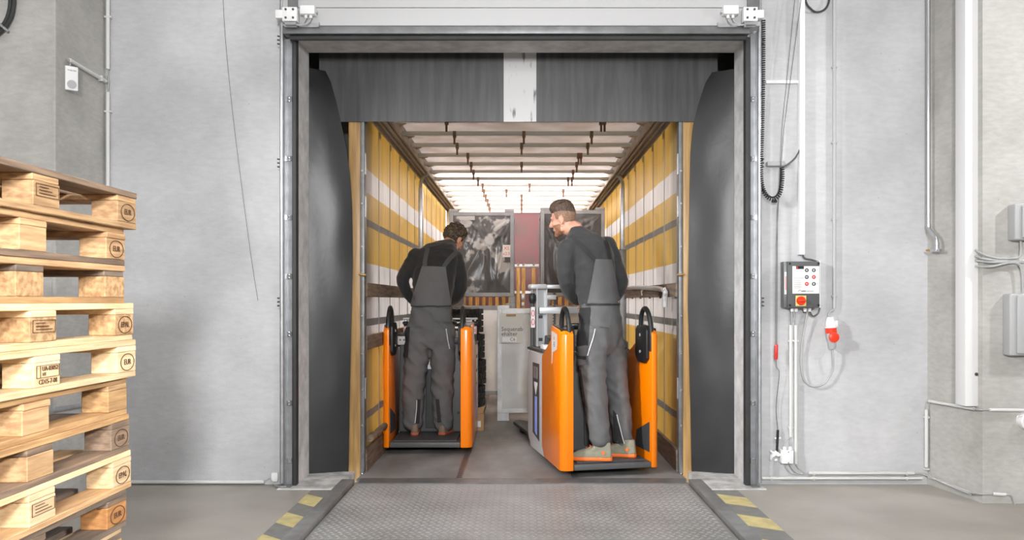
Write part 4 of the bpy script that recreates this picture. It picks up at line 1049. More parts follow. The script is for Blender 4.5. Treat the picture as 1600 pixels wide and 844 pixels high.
person(dict(
    label='curly-haired man in black sweater and grey bib trousers, bending forward on the left truck', depth=7.35, base=(-.83, 7.36, zpl), hip_yaw=-6,
    sweater_mat=M['sweater'], fold=.006, crease=.011,
    torso=[(PX(674, 505, 7.38), -4, .165, .118, 5), (PX(675, 482, 7.38), -4, .172, .120, 8), (PX(676, 460, 7.41), -5, .178, .125, 12), (PX(678, 432, 7.46), -6, .200, .132, 16), (PX(680, 410, 7.51), -8, .215, .132, 20),
           (PX(682, 398, 7.55), -8, .205, .120, 26), (PX(688, 389, 7.60), -10, .160, .098, 32), (PX(697, 384, 7.66), -14, .092, .078, 38), (PX(702, 381, 7.70), -18, .072, .066, 40)],
    shoulders=[(PX(651, 402, 7.52), .086), (PX(710, 405, 7.56), .086)],
    arms=[dict(pts=[PX(650, 402, 7.52), PX(639, 418, 7.48), PX(629, 438, 7.44), PX(637, 458, 7.50), PX(648, 472, 7.60)], rad=[.076, .066, .058, .050, .040], side=1),
          dict(pts=[PX(711, 405, 7.56), PX(717, 424, 7.54), PX(720, 446, 7.55), PX(713, 465, 7.64), PX(695, 474, 7.78)], rad=[.078, .070, .062, .052, .040], side=-1)],
    pelvis=[(PX(672, 545, 7.38), -4, .10, .09, 0), (PX(672, 532, 7.38), -4, .175, .122, 0), (PX(673, 510, 7.38), -4, .192, .135, 0), (PX(674, 492, 7.38), -4, .186, .132, 3), (PX(675, 476, 7.38), -4, .180, .128, 6)],
    legs=[dict(pts=[PX(654, 518, 7.38), PX(651, 555, 7.37), PX(647, 598, 7.34), PX(645, 635, 7.35), PX(645, 658, 7.36)], rad=[.114, .110, .100, .095, .090]),
          dict(pts=[PX(691, 518, 7.38), PX(692, 555, 7.38), PX(691, 598, 7.36), PX(692, 635, 7.37), PX(693, 659, 7.38)], rad=[.114, .110, .102, .096, .092])],
    shoes=[((P(648, 0, 7.30).x, 7.285, zpl), 4, .30, M['shoe_brown'], M['sole_brown'], M['ink']), ((P(690, 0, 7.32).x, 7.30, zpl), -16, .30, M['shoe_brown'], M['sole_brown'], M['ink'])],
    head=hd, garments=left_garments, hand_dir=Vector((.1, .95, -.25)),
    hair=[('hair', lambda l: (l.z > .058 and l.y < .085) or (l.z > -.045-(l.y+.1)*.1 and l.y < .0 and abs(l.x) < .0775 + max(0, l.z-.0)*.4) or (l.z > .0 and l.y < .04 and abs(l.x) < .0785+max(0, l.z-.03)), lambda l: .026+.012*noise.noise(l*60)+.008*noise.noise(l*115), M['hair_curly'])]))
# ------------------------------------------------------------------ stack of pallets at left, long side facing the dock axis
def boxmesh(x0, x1, y0, y1, z0, z1, rough=.002):
    b = MB(); b.box(x0, x1, y0, y1, z0, z1); return b
BX = (-.80, 0); BY = (-.60, .60)             # local: right face at x = 0, centre in y
XB = [(-.10, 0), (-.4725, -.3275), (-.80, -.70)]
YB = [(-.60, -.455), (-.0725, .0725), (.455, .60)]
shared = {}
def piece(key, name, args, mt, R, jit):
    if key not in shared:
        b = MB(); b.box(*args); shared[key] = b.mesh(name, bevel=.0022, seg=1)
    me = shared[key].copy() if False else shared[key]
    o = bpy.data.objects.new(name, me); COL.objects.link(o); o.parent = R
    if not me.materials: me.materials.append(mt)
    o.material_slots[0].link = 'OBJECT'; o.material_slots[0].material = mt
    o.location = jit; return o
def pallet(i, label, woods, blocks, stamp, code, dx, dy, rz):
    R = thing('wooden_pallet', label, 'pallet', (-1.53+dx, 2.60+dy, .144*i), math.radians(rz), group='wooden pallets in the stack')
    rnd = random.Random(i*7+1)
    w = lambda k: M[woods[k % len(woods)]]
    J = lambda a=.003: (rnd.uniform(-a, a), rnd.uniform(-a, a), 0)
    for k, (a, c) in enumerate([(-.10, 0), (-.8, -.7), (-.4725, -.3275)]): piece('bottom%d' % k, 'bottom_board', (a, c, -.6, .6, 0, .022), w(0 if k == 0 else rnd.randrange(9)), R, J())
    for k, (a, c) in enumerate([(-.145, 0), (-.2875, -.1875), (-.4725, -.3275), (-.6125, -.5125), (-.80, -.655)]): piece('deck%d' % k, 'deck_board', (a, c, -.6, .6, .122, .144), w(1 if k == 0 else rnd.randrange(9)), R, J())
    for k, (a, c) in enumerate(YB): piece('str%d' % k, 'stringer_board', (-.8, 0, a, c, .1005, .1215), w(2), R, J())
    for kx, (xa, xb) in enumerate(XB):
        for ky, (ya, yb) in enumerate(YB):
            o = piece('blk%d%d' % (kx, ky), 'block', (xa, xb, ya, yb, .0225, .1), M[blocks[ky % len(blocks)]] if kx == 0 else M[blocks[rnd.randrange(len(blocks))]], R, J(.002))
            if kx == 0 and ky == 2 and stamp:
                b = MB(); b.text(stamp, .030, tr(.0035, (ya+yb)/2, .061) @ FACE_RIGHT)
                b.tube([Vector((.0035, (ya+yb)/2+.052*math.cos(a), .061+.032*math.sin(a))) for a in [q*math.pi/14 for q in range(28)]], .0016, 5, closed=True)
                s_ = b.build('branded_stamp', M['burn'], o)
            if kx == 0 and ky == 1 and code:
                b = MB(); yc = (ya+yb)/2
                for q in range(4):
                    z0, z1, y0, y1 = [(.052, .0536, -.062, .062), (.0904, .092, -.062, .062), (.052, .092, -.062, -.0604), (.052, .092, .0604, .062)][q]
                    b.box(.0028, .0042, yc+y0, yc+y1, z0, z1)
                if code == 'full':
                    b.text('UA-03052', .021, tr(.0035, yc+.012, .080) @ FACE_RIGHT); b.text('HT', .015, tr(.0035, yc-.02, .063) @ FACE_RIGHT); b.text('CD15-7-08', .022, tr(.0035, yc, .039) @ FACE_RIGHT)
                    b.box(.0028, .0042, yc-.042, yc-.0405, .052, .092)
                else:
                    for q in range(3): b.box(.003, .0042, yc-.045, yc+.045-.02*q, .061+q*.010, .0635+q*.010)
                b.build('branded_code', M['burn'], o)
    return R
SPEC = [  # bottom to top: woods (bottom board, near deck board, stringer, ...), blocks along the long side, stamp, code
    ('tan pallet at the very bottom of the stack', ('tan', 'tan', 'brown'), ('tan',), None, None),
    ('brown pallet second from the floor in the stack', ('brown', 'weathered', 'tan'), ('tan',), None, None),
    ('grey weathered pallet just under the one with an orange corner block', ('greywood', 'pale', 'greywood'), ('tan', 'tan', 'tan'), None, None),
    ('dark weathered pallet with orange corner block, below the palest EPAL pallet', ('greywood', 'greywood', 'weathered'), ('weathered', 'weathered', 'orangewood'), 'EUR', None),
    ('palest clean pallet branded EPAL low in the stack', ('tan', 'pale', 'pale'), ('pale', 'pale', 'pale'), 'EPAL', 'plain'),
    ('dark brown pallet with faint EUR brand, above the palest EPAL pallet', ('weathered', 'brown', 'weathered'), ('brown', 'tan', 'weathered'), 'EUR', None),
    ('brown pallet without brand, under the pallet coded CD15-7-08', ('brown', 'brown', 'tan'), ('brown', 'tan', 'brown'), None, None),
    ('pale pallet branded EUR and coded CD15-7-08', ('pale', 'pale', 'pale'), ('orangewood', 'pale', 'pale'), 'EUR', 'full'),
    ('pale pallet with chipboard blocks branded EPAL, above the CD15-7-08 pallet', ('pale', 'pale', 'pale'), ('chip', 'chip', 'chip'), 'EPAL', 'plain'),
    ('brown pallet with rounded chipboard blocks, third from the top', ('brown', 'tan', 'greywood'), ('chip', 'chip', 'chip'), None, None),
    ('tan pallet with orange-toned blocks, second from the top', ('weathered', 'tan', 'tan'), ('orangewood', 'tan', 'tan'), 'EUR', None),
    ('weathered tan pallet on top of the stack', ('tan', 'weathered', 'tan'), ('tan', 'tan', 'tan'), 'EUR', 'plain')]
JT = [(0, 0, 0), (.01, .01, .3), (-.02, -.05, -.4), (-.012, -.035, -.5), (.0, .0, .2), (.0, -.01, .6), (-.005, -.02, .4), (.008, .01, -.2), (.004, .0, .0), (-.016, -.035, -.3), (-.01, -.03, .3), (.006, .015, -.4)]
for i, (sp, j) in enumerate(zip(SPEC, JT)): pallet(i, sp[0], sp[1], sp[2], sp[3], sp[4], *j)
# ------------------------------------------------------------------ left wall fittings
def tube_obj(name, pts, r, mt, label, cat, k=0, group=None, n=10):
    pp = smooth_path(pts, k) if k else [Vector(p) for p in pts]
    return MB().tube(pp, r, n).build(name, mt, None, label=label, cat=cat, group=group, smooth=True, ang=60)
def clips(root, pts, r, axis, mt=None):
    for p in pts:
        b = MB(); p = Vector(p)
        d = {'x': (.014, r*2.8, r*2.8), 'z': (r*3.4, r*2.4, .014)}[axis]
        b.cbox(p, d); b.build('clip', mt or M['offwhite'], root, world=True, bevel=.003, seg=1)
def PW(x, y, off=.03): return P(x, y, YW-off)
xc = -2.925
a = MB().tube([(xc, YW-.03, P(0, 110, YW).z), (xc, YW-.03, 4.5)], .0135, 12).build('conduit_pipe', M['offwhite'], None, label='upper white conduit pipe in the left wall corner', cat='conduit', smooth=True)
clips(a, [(xc, YW-.026, P(0, y, YW).z) for y in (29,)], .0135, 'z')
a = MB().tube([(xc, YW-.03, .11), (xc, YW-.03, P(0, 146, YW).z)], .0135, 12).build('conduit_pipe', M['offwhite'], None, label='lower white conduit pipe in the left wall corner behind the pallets', cat='conduit', smooth=True)
clips(a, [(xc, YW-.026, P(0, y, YW).z) for y in (176, 330, 500)], .0135, 'z')
for k in range(2): tube_obj('cable', [(xc-.004+.008*k, YW-.03, P(0, 147, YW).z), (xc+.006-.02*k, YW-.03, P(0, 132, YW).z), (xc-.004+.008*k, YW-.03, P(0, 109, YW).z)], .004, M['cable'], 'thin grey cable between the two corner conduits, %s of the pair' % ('left', 'right')[k], 'cable', 5, 'corner cables')
def PS(x, y, off=.02):               # point on the left pillar's inner flank
    X = -2.95+off; Y = X*FP/(x-CX); return P(x, y, Y)
p0, p1 = PS(109, 94), PS(165, 127)
a = MB().tube([p0, p1], .013, 12).build('conduit_pipe', M['offwhite'], None, label='slanting white conduit pipe on the left pillar flank', cat='conduit', smooth=True)
q = p0.lerp(p1, .85); MB().cbox(q, (.03, .014, .04)).build('clip', M['offwhite'], a, world=True, bevel=.003)
bx = PS(102, 122, .0)
SR = thing('wall_sensor', 'small white wall unit with a grey round grille on the left pillar', 'sensor', (bx.x, bx.y, P(0, 141, bx.y).z))
zc = P(0, 122, bx.y).z; y0, y1 = PS(97, 0, .0).y, PS(111, 0, 0).y
Mx = tr(-2.92, (y0+y1)/2, zc) @ rotz(-48)
MB().cbox((0, 0, 0), (.03, .075, .155), Mx).build('housing', M['white'], SR, world=True, bevel=.004)
b = MB(); b.lathe([(.028, 0), (.028, .002)], 24, Mx @ tr(.015, 0, -.04) @ roty(90)); b.build('grille', M['grey_plastic'], SR, world=True)
b = MB(); b.text('VIGILON', .013, Mx @ tr(.0153, 0, .05) @ FACE_RIGHT); b.build('printed_name', M['ink'], SR, world=True)
b = MB(); b.tube(smooth_path([Mx @ Vector((0, -.01, .077)), Mx @ Vector((0, -.005, .10)), p0+Vector((0, -.03, .0)), p0], 5), .004, 6); b.build('cable', M['cable'], SR, world=True, smooth=True)
# paired black hoses at the upper left
H = thing('hose_pair', 'pair of black hoses clamped to the upper left wall', 'hose', (-3.3, 5.1, 3.0))
YH = 5.13
for k, d in enumerate((0, 6)):
    b = MB(); b.tube(smooth_path([P(16+d, -60, YH), P(16+d, -10, YH), P(15+d, 12, YH), P(10+d, 30, YH), P(0+d*.6, 44+d*.6, YH), P(-20, 56+d, YH), P(-60, 66+d, YH)], 6), .0115, 10); b.build('hose', M['rubber'], H, world=True, smooth=True)
b = MB(); b.tube([P(-3, 36, YH-.015), P(12, 48, YH-.015)], .009, 8); b.build('clamp', M['chrome'], H, world=True, smooth=True)
tube_obj('conduit_pipe', [(-3.6, YW-.026, P(0, 752, YW).z), (P(415, 0, YW).x, YW-.026, P(0, 752, YW).z)], .013, M['offwhite'], 'long white conduit pipe along the foot of the left wall', 'conduit')
tube_obj('cable', [P(414, 752, YW-.026), P(422, 748, YW-.02), P(428, 757, YW-.05), P(437, 760.5, YW-.12), P(447, 760, YW-.13)], .004, M['cable'], 'pale cable end by the left door rail foot', 'cable', 5)
pq0, pq1 = PS(81, 641, .03), PS(137, 632.5, .03)
tube_obj('conduit_pipe', [pq0, pq1], .014, M['galv'], 'short grey pipe seen through the pallet stack on the left pillar', 'conduit')
tube_obj('hanging_wire', [P(347, -40, YW-.008), P(352, 60, YW-.008), P(365, 190, YW-.008), P(380, 310, YW-.008), P(392, 400, YW-.008), P(403, 470, YW-.008)], .0014, M['dark_cable'], 'thin dark wire hanging across the left wall', 'wire', 4, n=5)
A, B = P(425, 752, YW-.01), P(435, 738, YW-.01)
MB().box(A.x, B.x, YW-.03, YW, A.z, B.z).build('wall_socket', M['white'], None, label='tiny white wall box at the foot of the left door rail', cat='socket', bevel=.004)
# ------------------------------------------------------------------ right wall fittings
a, c = P(1250, 0, YW-.06), P(1258, 398, YW-.06)
MB().box(a.x, c.x, YW-.06, YW, c.z, 4.6).build('cable_duct', M['white'], None, label='narrow white cable duct running down to the control box', cat='cable duct', bevel=.003)
a, c = P(1197, 130.5, YW-.02), P(1250, 125.5, YW-.02)
MB().box(a.x, c.x-.002, YW-.025, YW, a.z, c.z).build('cable_duct', M['white'], None, label='short horizontal white cable duct beside the door rail', cat='cable duct', bevel=.002)
# coiled lead
path = smooth_path([P(1192.5, 30, 5.70), P(1192, 120, 5.70), P(1190.5, 200, 5.70), P(1188.5, 262, 5.70), P(1191, 292, 5.70), P(1200, 308, 5.70), P(1211, 310, 5.70), P(1219, 300, 5.70), P(1222, 280, 5.70), P(1222, 262, 5.70)], 24)
cum = [0]
for i in range(1, len(path)): cum.append(cum[-1]+(path[i]-path[i-1]).length)
fr = frames(path); hel = []
tot = cum[-1]; turns = int(tot/.0155); k = 0
for q in range(turns*9+1):
    s = tot*q/(turns*9)
    while k < len(cum)-2 and cum[k+1] < s: k += 1
    t = (s-cum[k])/max(1e-9, cum[k+1]-cum[k]); c = path[k].lerp(path[k+1], t); T_, u, w = fr[k]; an = 2*math.pi*q/9
    hel.append(c+u*.0135*math.cos(an)+w*.0135*math.sin(an))
sc = MB().tube(hel, .0046, 5).build('coiled_lead', M['black'], None, label='black coiled lead hanging in a loop beside the right door rail', cat='cable', smooth=True)
A = P(1211, 318, 5.72); MB().cbox(A+Vector((-.005, 0, .015)), (.036, .02, .018)).build('lead_clamp', M['black'], sc, world=True, bevel=.003)
tube_obj('cable', [P(1222, 262, 5.70), P(1232, 256, 5.72), P(1243, 246, 5.74), P(1250, 233, 5.75)], .006, M['dark_cable'], 'grey lead curving from the coil to the cable duct', 'cable', 6)
A, B = P(1196, 263, YW), P(1224, 254, YW)
MB().box(A.x, B.x, YW-.05, YW, A.z+.01, B.z).build('rail_support', M['grey_plastic'], None, label='pale support arm behind the coiled lead', cat='bracket', bevel=.004)
RP = thing('pull_cord', 'thin grey double pull cord with red handle hanging beside the door', 'pull cord', (P(1213, 0, 5.72).x, 5.72, P(0, 672, 5.72).z))
b = MB(); b.tube([P(1246, -40, 5.72), P(1222, 200, 5.72), P(1213.5, 380, 5.72), P(1212.5, 540, 5.72)], .002, 5); b.build('cord', M['dark_cable'], RP, world=True)
b = MB(); b.tube([P(1257, -40, 5.715), P(1225, 200, 5.72), P(1215, 330, 5.72), P(1214, 540, 5.72)], .002, 5); b.build('cord', M['dark_cable'], RP, world=True)
b = MB(); b.tube([P(1213, 538, 5.72), P(1213, 540, 5.72), P(1212.5, 560, 5.72), P(1212.5, 562, 5.72)], [.009, .0125, .0125, .009], 12); b.build('handle', M['red_dark'], RP, world=True, smooth=True)
b = MB(); b.tube(smooth_path([P(1213, 562, 5.72), P(1213.5, 574, 5.74), P(1218, 583, 5.75), P(1214, 620, 5.76), P(1213, 645, 5.765), P(1215.5, 672, 5.765)], 5), .002, 5); b.build('cord', M['dark_cable'], RP, world=True)
b = MB(); b.tube([P(1215.5, 672, 5.765), P(1214, 707, 5.765)], .009, 10); sl = b.build('sleeve', M['black'], RP, world=True, smooth=True)
MB().cbox(P(1215, 685, 5.77), (.045, .012, .012)).build('sleeve_clip', M['white'], sl, world=True, bevel=.003)
# conduit and red plug
a = tube_obj('conduit_pipe', [P(1303.5, -60, YW-.025), P(1303.5, 482, YW-.025)], .0125, M['grey_plastic'], 'tall grey conduit pipe ending above the red plug', 'conduit')
clips(a, [P(1303.5, y, YW-.02) for y in (105, 223, 343, 463)], .011, 'z', M['grey_plastic'])
PG = thing('power_plug', 'white and red industrial power plug hanging on the right wall', 'plug', tuple(P(1299, 547, YW-.05)))
YP = YW-.055
b = MB(); b.tube(smooth_path([P(1303.5, 480, YW-.025), P(1302, 485, YW-.03), P(1296, 488, YW-.04), P(1294.5, 496, YP)], 5), .007, 8); b.build('upper_cable', M['cable'], PG, world=True, smooth=True)
ax = (P(1301, 547, YP)-P(1297, 495, YP)).normalized(); o_ = P(1297, 495, YP); up = Vector((0, -1, 0)); side = ax.cross(up)
LM = Matrix((side.to_4d(), up.to_4d(), ax.to_4d(), (0, 0, 0, 1))).transposed(); LM = Matrix(((side.x, up.x, ax.x, o_.x), (side.y, up.y, ax.y, o_.y), (side.z, up.z, ax.z, o_.z), (0, 0, 0, 1)))
mm = .00452
b = MB(); b.lathe([(.012, 0), (.022, .004), (.030, .03), (.036, .066), (.040, .070), (.040, .078)], 20, LM); b.build('cap', M['white'], PG, world=True, smooth=True)
b = MB(); b.lathe([(.037, .078), (.037, .115), (.033, .118)], 20, LM); b.build('collar', M['red'], PG, world=True, smooth=True)
b = MB(); b.lathe([(.034, .112), (.034, .150), (.027, .175), (.026, .215), (.018, .228)], 20, LM); b.build('body', M['grey_plastic'], PG, world=True, smooth=True)
lc = P(1302.5, 527, YP-.04); b = MB(); b.lathe([(.034, 0), (.036, .004), (.036, .012), (.030, .016)], 24, tr(lc) @ rotx(90)); b.build('lid', M['red'], PG, world=True, smooth=True)
b = MB(); b.box(-.048, -.030, -.012, .012, .03, .075, LM); b.build('hook', M['white'], PG, world=True, bevel=.004)
b = MB(); b.tube(smooth_path([P(1301, 545, YP), P(1302, 560, YP), P(1301, 578, YW-.04), P(1290, 598, YW-.035), P(1272, 604, YW-.03), P(1258, 596, YW-.03), P(1252, 572, YW-.03), P(1253, 540, YW-.03), P(1258, 510, YW-.04), P(1262, 486, YW-.05)], 7), .0065, 8); b.build('lower_cable', M['cable'], PG, world=True, smooth=True)
# control box
YF = YW-.11
CB = thing('control_box', 'dark grey dock control box with white keypad and orange rotary switch', 'control box', (P(1255, 0, YF).x, YW-.05, P(0, 483, YF).z))
A, B = P(1231, 481, YF), P(1281, 408.5, YF)
cx0, cx1, cz0, cz1 = A.x, B.x, A.z, B.z
MB().box(cx0-.018, cx0+.05, YW-.08, YW, cz0, cz1).build('side_housing', M['steel'], CB, world=True, bevel=.004)
MB().box(cx0, cx1, YF, YW-.02, cz0, cz1).build('housing', M['dark2'], CB, world=True, bevel=.006)
MB().box(cx1, cx1+.012, YW-.09, YW, cz0, cz1+.005).build('edge_cover', M['white'], CB, world=True)
k0, k1 = P(1238, 459, YF), P(1280, 416, YF)
kp = MB().box(k0.x, k1.x, YF-.004, YF, k0.z, k1.z).build('keypad_plate', M['white'], CB, world=True, bevel=.003)
for x, y, r_ in ((1260.5, 422.3, 0), (1271.5, 422.3, 0), (1260.5, 433, 0), (1271.5, 433, 1), (1260.5, 443.7, 1), (1271.5, 443.7, 0)):
    p = P(x, y, YF-.004); b = MB(); b.lathe([(.0135, 0), (.0135, .002), (.011, .003)], 20, tr(p) @ rotx(90)); bt = b.build('push_button', M['red_dark'] if r_ else M['dark'], kp, world=True)
b = MB()
for x, y, r_ in ((1260.5, 422.3, 0), (1271.5, 422.3, 1), (1260.5, 433, 2), (1271.5, 433, 0), (1260.5, 443.7, 0), (1271.5, 443.7, 3)):
    p = P(x, y, YF-.0072); s_ = .0052
    if r_ == 0: b.box(p.x-s_*.8, p.x+s_*.8, p.y-.0006, p.y, p.z-s_*.8, p.z+s_*.8)
    else:
        aa = (0, 0, -90, 180)[r_]; b.prism([(-s_*.5, -s_*1.3), (s_*.5, -s_*1.3), (s_*.5, 0), (s_*1.2, 0), (0, s_*1.4), (-s_*1.2, 0), (-s_*.5, 0)], -.0006, 0, 'y', tr(p) @ roty(-aa))
b.build('button_symbols', M['white'], kp, world=True)
A, B = P(1244, 420.5, YF-.0045), P(1256, 416, YF-.0045); MB().box(A.x, B.x, YF-.006, YF-.004, A.z, B.z).build('display', M['black'], kp, world=True)
MB().box(A.x+.004, A.x+.012, YF-.0065, YF-.006, A.z+.003, B.z-.003).build('display_digit', M['red'], kp, world=True)
b = MB()
for i in range(9):
    A = P(1240.5, 438.6+i*1.45, YF-.0045); wd = (.058 if i % 3 else .052)*(.9+.1*math.sin(i*3)); b.box(A.x, A.x+wd, YF-.0048, YF-.004, A.z-.0012, A.z+.0012)
A = P(1239, 434.2, YF-.0045); b.box(A.x, A.x+.075, YF-.0048, YF-.004, A.z-.0016, A.z+.0016)
for x, y in ((1265.5, 422), (1277, 421.5), (1265.5, 433), (1277, 433), (1265.5, 443.5), (1277, 443.5)):
    A = P(x, y, YF-.0045); b.box(A.x-.006, A.x+.006, YF-.0048, YF-.004, A.z-.001, A.z+.001)
b.build('small_print', M['pale_ink'], kp, world=True)
b = MB(); b.tube(smooth_path([P(1247, 456, YF-.005), P(1250, 453, YF-.005), P(1252.5, 456, YF-.005)], 4), .0013, 5); A = P(1253, 455, YF-.0045); b.box(A.x, A.x+.028, YF-.0052, YF-.004, A.z-.003, A.z+.003); A = P(1260, 455, YF-.0045); b.box(A.x, A.x+.05, YF-.005, YF-.004, A.z-.0014, A.z+.0014); b.build('maker_mark', M['ink'], kp, world=True)
A, B = P(1243, 478.5, YF), P(1259.5, 462, YF); yp = MB().box(A.x, B.x, YF-.004, YF, A.z, B.z).build('switch_plate', M['yellow_plate'], CB, world=True, bevel=.002, seg=1)
p = P(1251.3, 470, YF-.004); b = MB(); b.lathe([(.031, 0), (.031, .012), (.027, .020)], 28, tr(p) @ rotx(90)); rs = b.build('rotary_switch', M['red'], yp, world=True, smooth=True)
b = MB(); b.cbox((0, -.026, 0), (.052, .016, .014), tr(p)); b.build('switch_grip', M['red'], rs, world=True, bevel=.003)
A, B = P(1225.5, 460, YW-.08), P(1229.7, 425, YW-.08); st = MB().box(A.x, B.x, YW-.082, YW-.08, A.z, B.z).build('side_label', M['white'], CB, world=True)
MB().box(A.x+.008, A.x+.012, YW-.083, YW-.082, A.z+.03, B.z-.03).build('label_print', M['red_ink'], st, world=True)
for x, y in ((1234, 412), (1279, 412), (1234, 477), (1279, 477)):
    p = P(x, y, YF); MB().cyl(p, p+Vector((0, -.004, 0)), .008, 10).build('corner_screw', M['black'], CB, world=True)
for x in (1238, 1244, 1258, 1265):
    p = P(x, 482, YW-.06); MB().cyl(p, p-Vector((0, 0, .022)), .012, 12).build('cable_gland', M['white'], CB, world=True, smooth=True)
b = MB(); b.tube(smooth_path([P(1254, 399, YW-.04), P(1258, 404, YW-.04), P(1268, 406, YW-.04), P(1278, 409, YW-.04)], 5), .007, 8); b.build('supply_cable', M['dark_cable'], CB, world=True, smooth=True)
for x0, x1 in ((1238, 1237), (1244, 1236)):
    b = MB(); b.tube(smooth_path([P(x0, 486, YW-.06), P(x0-1, 494, YW-.05), P(x1, 509, YW-.035)], 5), .005, 8); b.build('lower_cable', M['cable'], CB, world=True, smooth=True)
b = MB(); b.tube(smooth_path([P(1240, 486, YW-.06), P(1242, 496, YW-.05), P(1243.5, 509, YW-.035)], 5), .005, 8); b.build('lower_cable', M['cable'], CB, world=True, smooth=True)
b = MB(); b.tube(smooth_path([P(1265, 486, YW-.06), P(1270, 494, YW-.05), P(1278, 490, YW-.05), P(1281, 481, YW-.05)], 5), .006, 8); b.build('lower_cable', M['dark_cable'], CB, world=True, smooth=True)
a = tube_obj('conduit_pipe', [P(1235.5, 508, YW-.03), P(1235.5, 683, YW-.03)], .0115, M['offwhite'], 'shorter white conduit pipe below the control box', 'conduit'); clips(a, [P(1235.5, y, YW-.02) for y in (533, 668)], .011, 'z')
a = tube_obj('conduit_pipe', [P(1243.5, 508, YW-.03), P(1243.5, 725, YW-.03)], .0115, M['offwhite'], 'longer white conduit pipe below the control box, reaching the socket box', 'conduit'); clips(a, [P(1243.5, 533, YW-.02)], .011, 'z')
A, B = P(1222, 725, YW-.07), P(1241.5, 704.5, YW-.07)
JB = thing('junction_box', 'square white junction box low on the right wall', 'junction box', ((A.x+B.x)/2, YW-.03, A.z))
MB().box(A.x, B.x-.006, YW-.07, YW, A.z, B.z).build('housing', M['white'], JB, world=True, bevel=.004)
for x, y in ((1232, 706.5), (1232, 723.5)): p = P(x, y, YW-.07); MB().cyl(p, p+Vector((0, -.003, 0)), .004, 8).build('screw', M['dark'], JB, world=True)
for x in (1225.5, 1235): p = P(x, 704.5, YW-.035); MB().tube([p, p+Vector((0, 0, .022)), p+Vector((0, 0, .03))], [.013, .013, .008], 12).build('cable_gland', M['white'], JB, world=True, smooth=True)
for x0, pts in ((1225.5, [(1225.5, 698), (1228, 690), (1234, 684)]), (1235, [(1234.5, 698), (1234, 690), (1236, 684)])):
    b = MB(); b.tube(smooth_path([P(x, y, YW-.033) for x, y in pts], 5), .005, 8); b.build('cable', M['cable'], JB, world=True, smooth=True)
for x0 in (1226, 1234, 1244.5):
    b = MB(); b.tube(smooth_path([P(x0, 725.5, YW-.033), P(x0+3, 731, YW-.035), P(x0+11, 738+(1244-x0)*.1, YW-.035), P(1252+(x0-1226)*.2, 740+(1244-x0)*.06, YW-.03), P(1264, 739.5, YW-.03)], 5), .0055, 8); b.build('cable', M['cable'], JB, world=True, smooth=True)
# loose white rag-like terminal left of the junction box
rb = MB()
rr = random.Random(3)
for k in range(7):
    q = P(1204+rr.uniform(0, 12), 712+rr.uniform(-7, 8), YW-.025); rb.limb([q, q+Vector((rr.uniform(-.03, .03), rr.uniform(-.01, 0), rr.uniform(-.03, .03)))], [.012, .009], 8, 3)
me = remesh(rb, .006, 2); cc = sum((v.co for v in me.vertices), Vector())/len(me.vertices); me.transform(Matrix.Translation(-cc)); me.materials.append(M['white'])
link('cable_connector', me, None, cc, 'loose white cable connector beside the low junction box', 'connector')
# floor-level conduits
a = tube_obj('conduit_pipe', [P(1263, 739.5, YW-.028), P(1428, 739.5, YW-.028)], .0115, M['offwhite'], 'upper white conduit pipe along the foot of the right wall', 'conduit'); clips(a, [P(x, 739.5, YW-.02) for x in (1271, 1416)], .0115, 'x')
a = tube_obj('conduit_pipe', [P(1190, 747.5, YW-.028), P(1441, 747.5, YW-.028)], .0105, M['offwhite'], 'lower white conduit pipe along the foot of the right wall', 'conduit'); clips(a, [P(x, 747.5, YW-.02) for x in (1205, 1271, 1416)], .0105, 'x')
# right pillar flank
fd = Vector((2.965-2.885, 5.24-YW, 0)).normalized(); fn = Vector((-fd.y, fd.x, 0)); fn = fn if fn.x < 0 else -fn
def PF(x, y, off=.03):
    """pixel to the right pillar's inner flank, stood off by off"""
    o = Vector((0, 0, CH)); d = P(x, y, 1)-o; q = Vector((2.885, YW, 0))+fn*off
    t = (q-o).dot(fn)/d.dot(fn); return o+d*t
def between(p, q, n): return [p.lerp(q, i/n) for i in range(n+1)]
for dx in (0, 2.2):
    tube_obj('cable', [P(1427, 740, YW-.03), PF(1445, 741+dx*.4, .04), PF(1470, 751+dx, .03), PF(1500, 764+dx, .03), PF(1517, 770.5+dx, .03)], .0055, M['cable'], 'grey cable turning the corner at the foot of the right pillar, %s of the pair' % ('lower' if dx else 'upper'), 'cable', 4, 'pillar foot cables')
a = tube_obj('conduit_pipe', between(PF(1451, 744.5, .026), PF(1515, 770, .026), 1), .0095, M['offwhite'], 'slanting white conduit pipe at the foot of the right pillar flank', 'conduit')
a = tube_obj('conduit_pipe', [PF(1447.5, 640, .026), PF(1447.5, 730, .026)], .0125, M['offwhite'], 'upright white conduit pipe in the right wall corner', 'conduit'); clips(a, [PF(1447.5, y, .02) for y in (652, 733)], .0115, 'z')
tube_obj('cable', [PF(1447.5, 641, .03), PF(1447.5, 632, .03), PF(1450, 627, .03), PF(1456, 627, .03)], .0045, M['cable'], 'short grey cable at the top of the right corner conduit', 'cable', 5)
tube_obj('conduit_pipe', [PF(1452, 627, .026), PF(1522, 639, .026)], .0105, M['offwhite'], 'white conduit pipe running under the white duct on the pillar flank', 'conduit')
tube_obj('conduit_pipe', [P(1546, 640.5, 5.21), P(1700, 642, 5.21)], .0105, M['offwhite'], 'white conduit pipe across the right pillar face', 'conduit')
tube_obj('cable', [PF(1521, 639, .03), P(1533, 640.5, 5.205), P(1547, 640.5, 5.21)], .0045, M['cable'], 'grey cable rounding the right pillar edge below the duct', 'cable', 5)
tube_obj('cable', [PF(1516, 770, .03), P(1532, 772, 5.20), P(1552, 772, 5.20)], .0055, M['cable'], 'grey cable rounding the pillar edge near the floor', 'cable', 5)
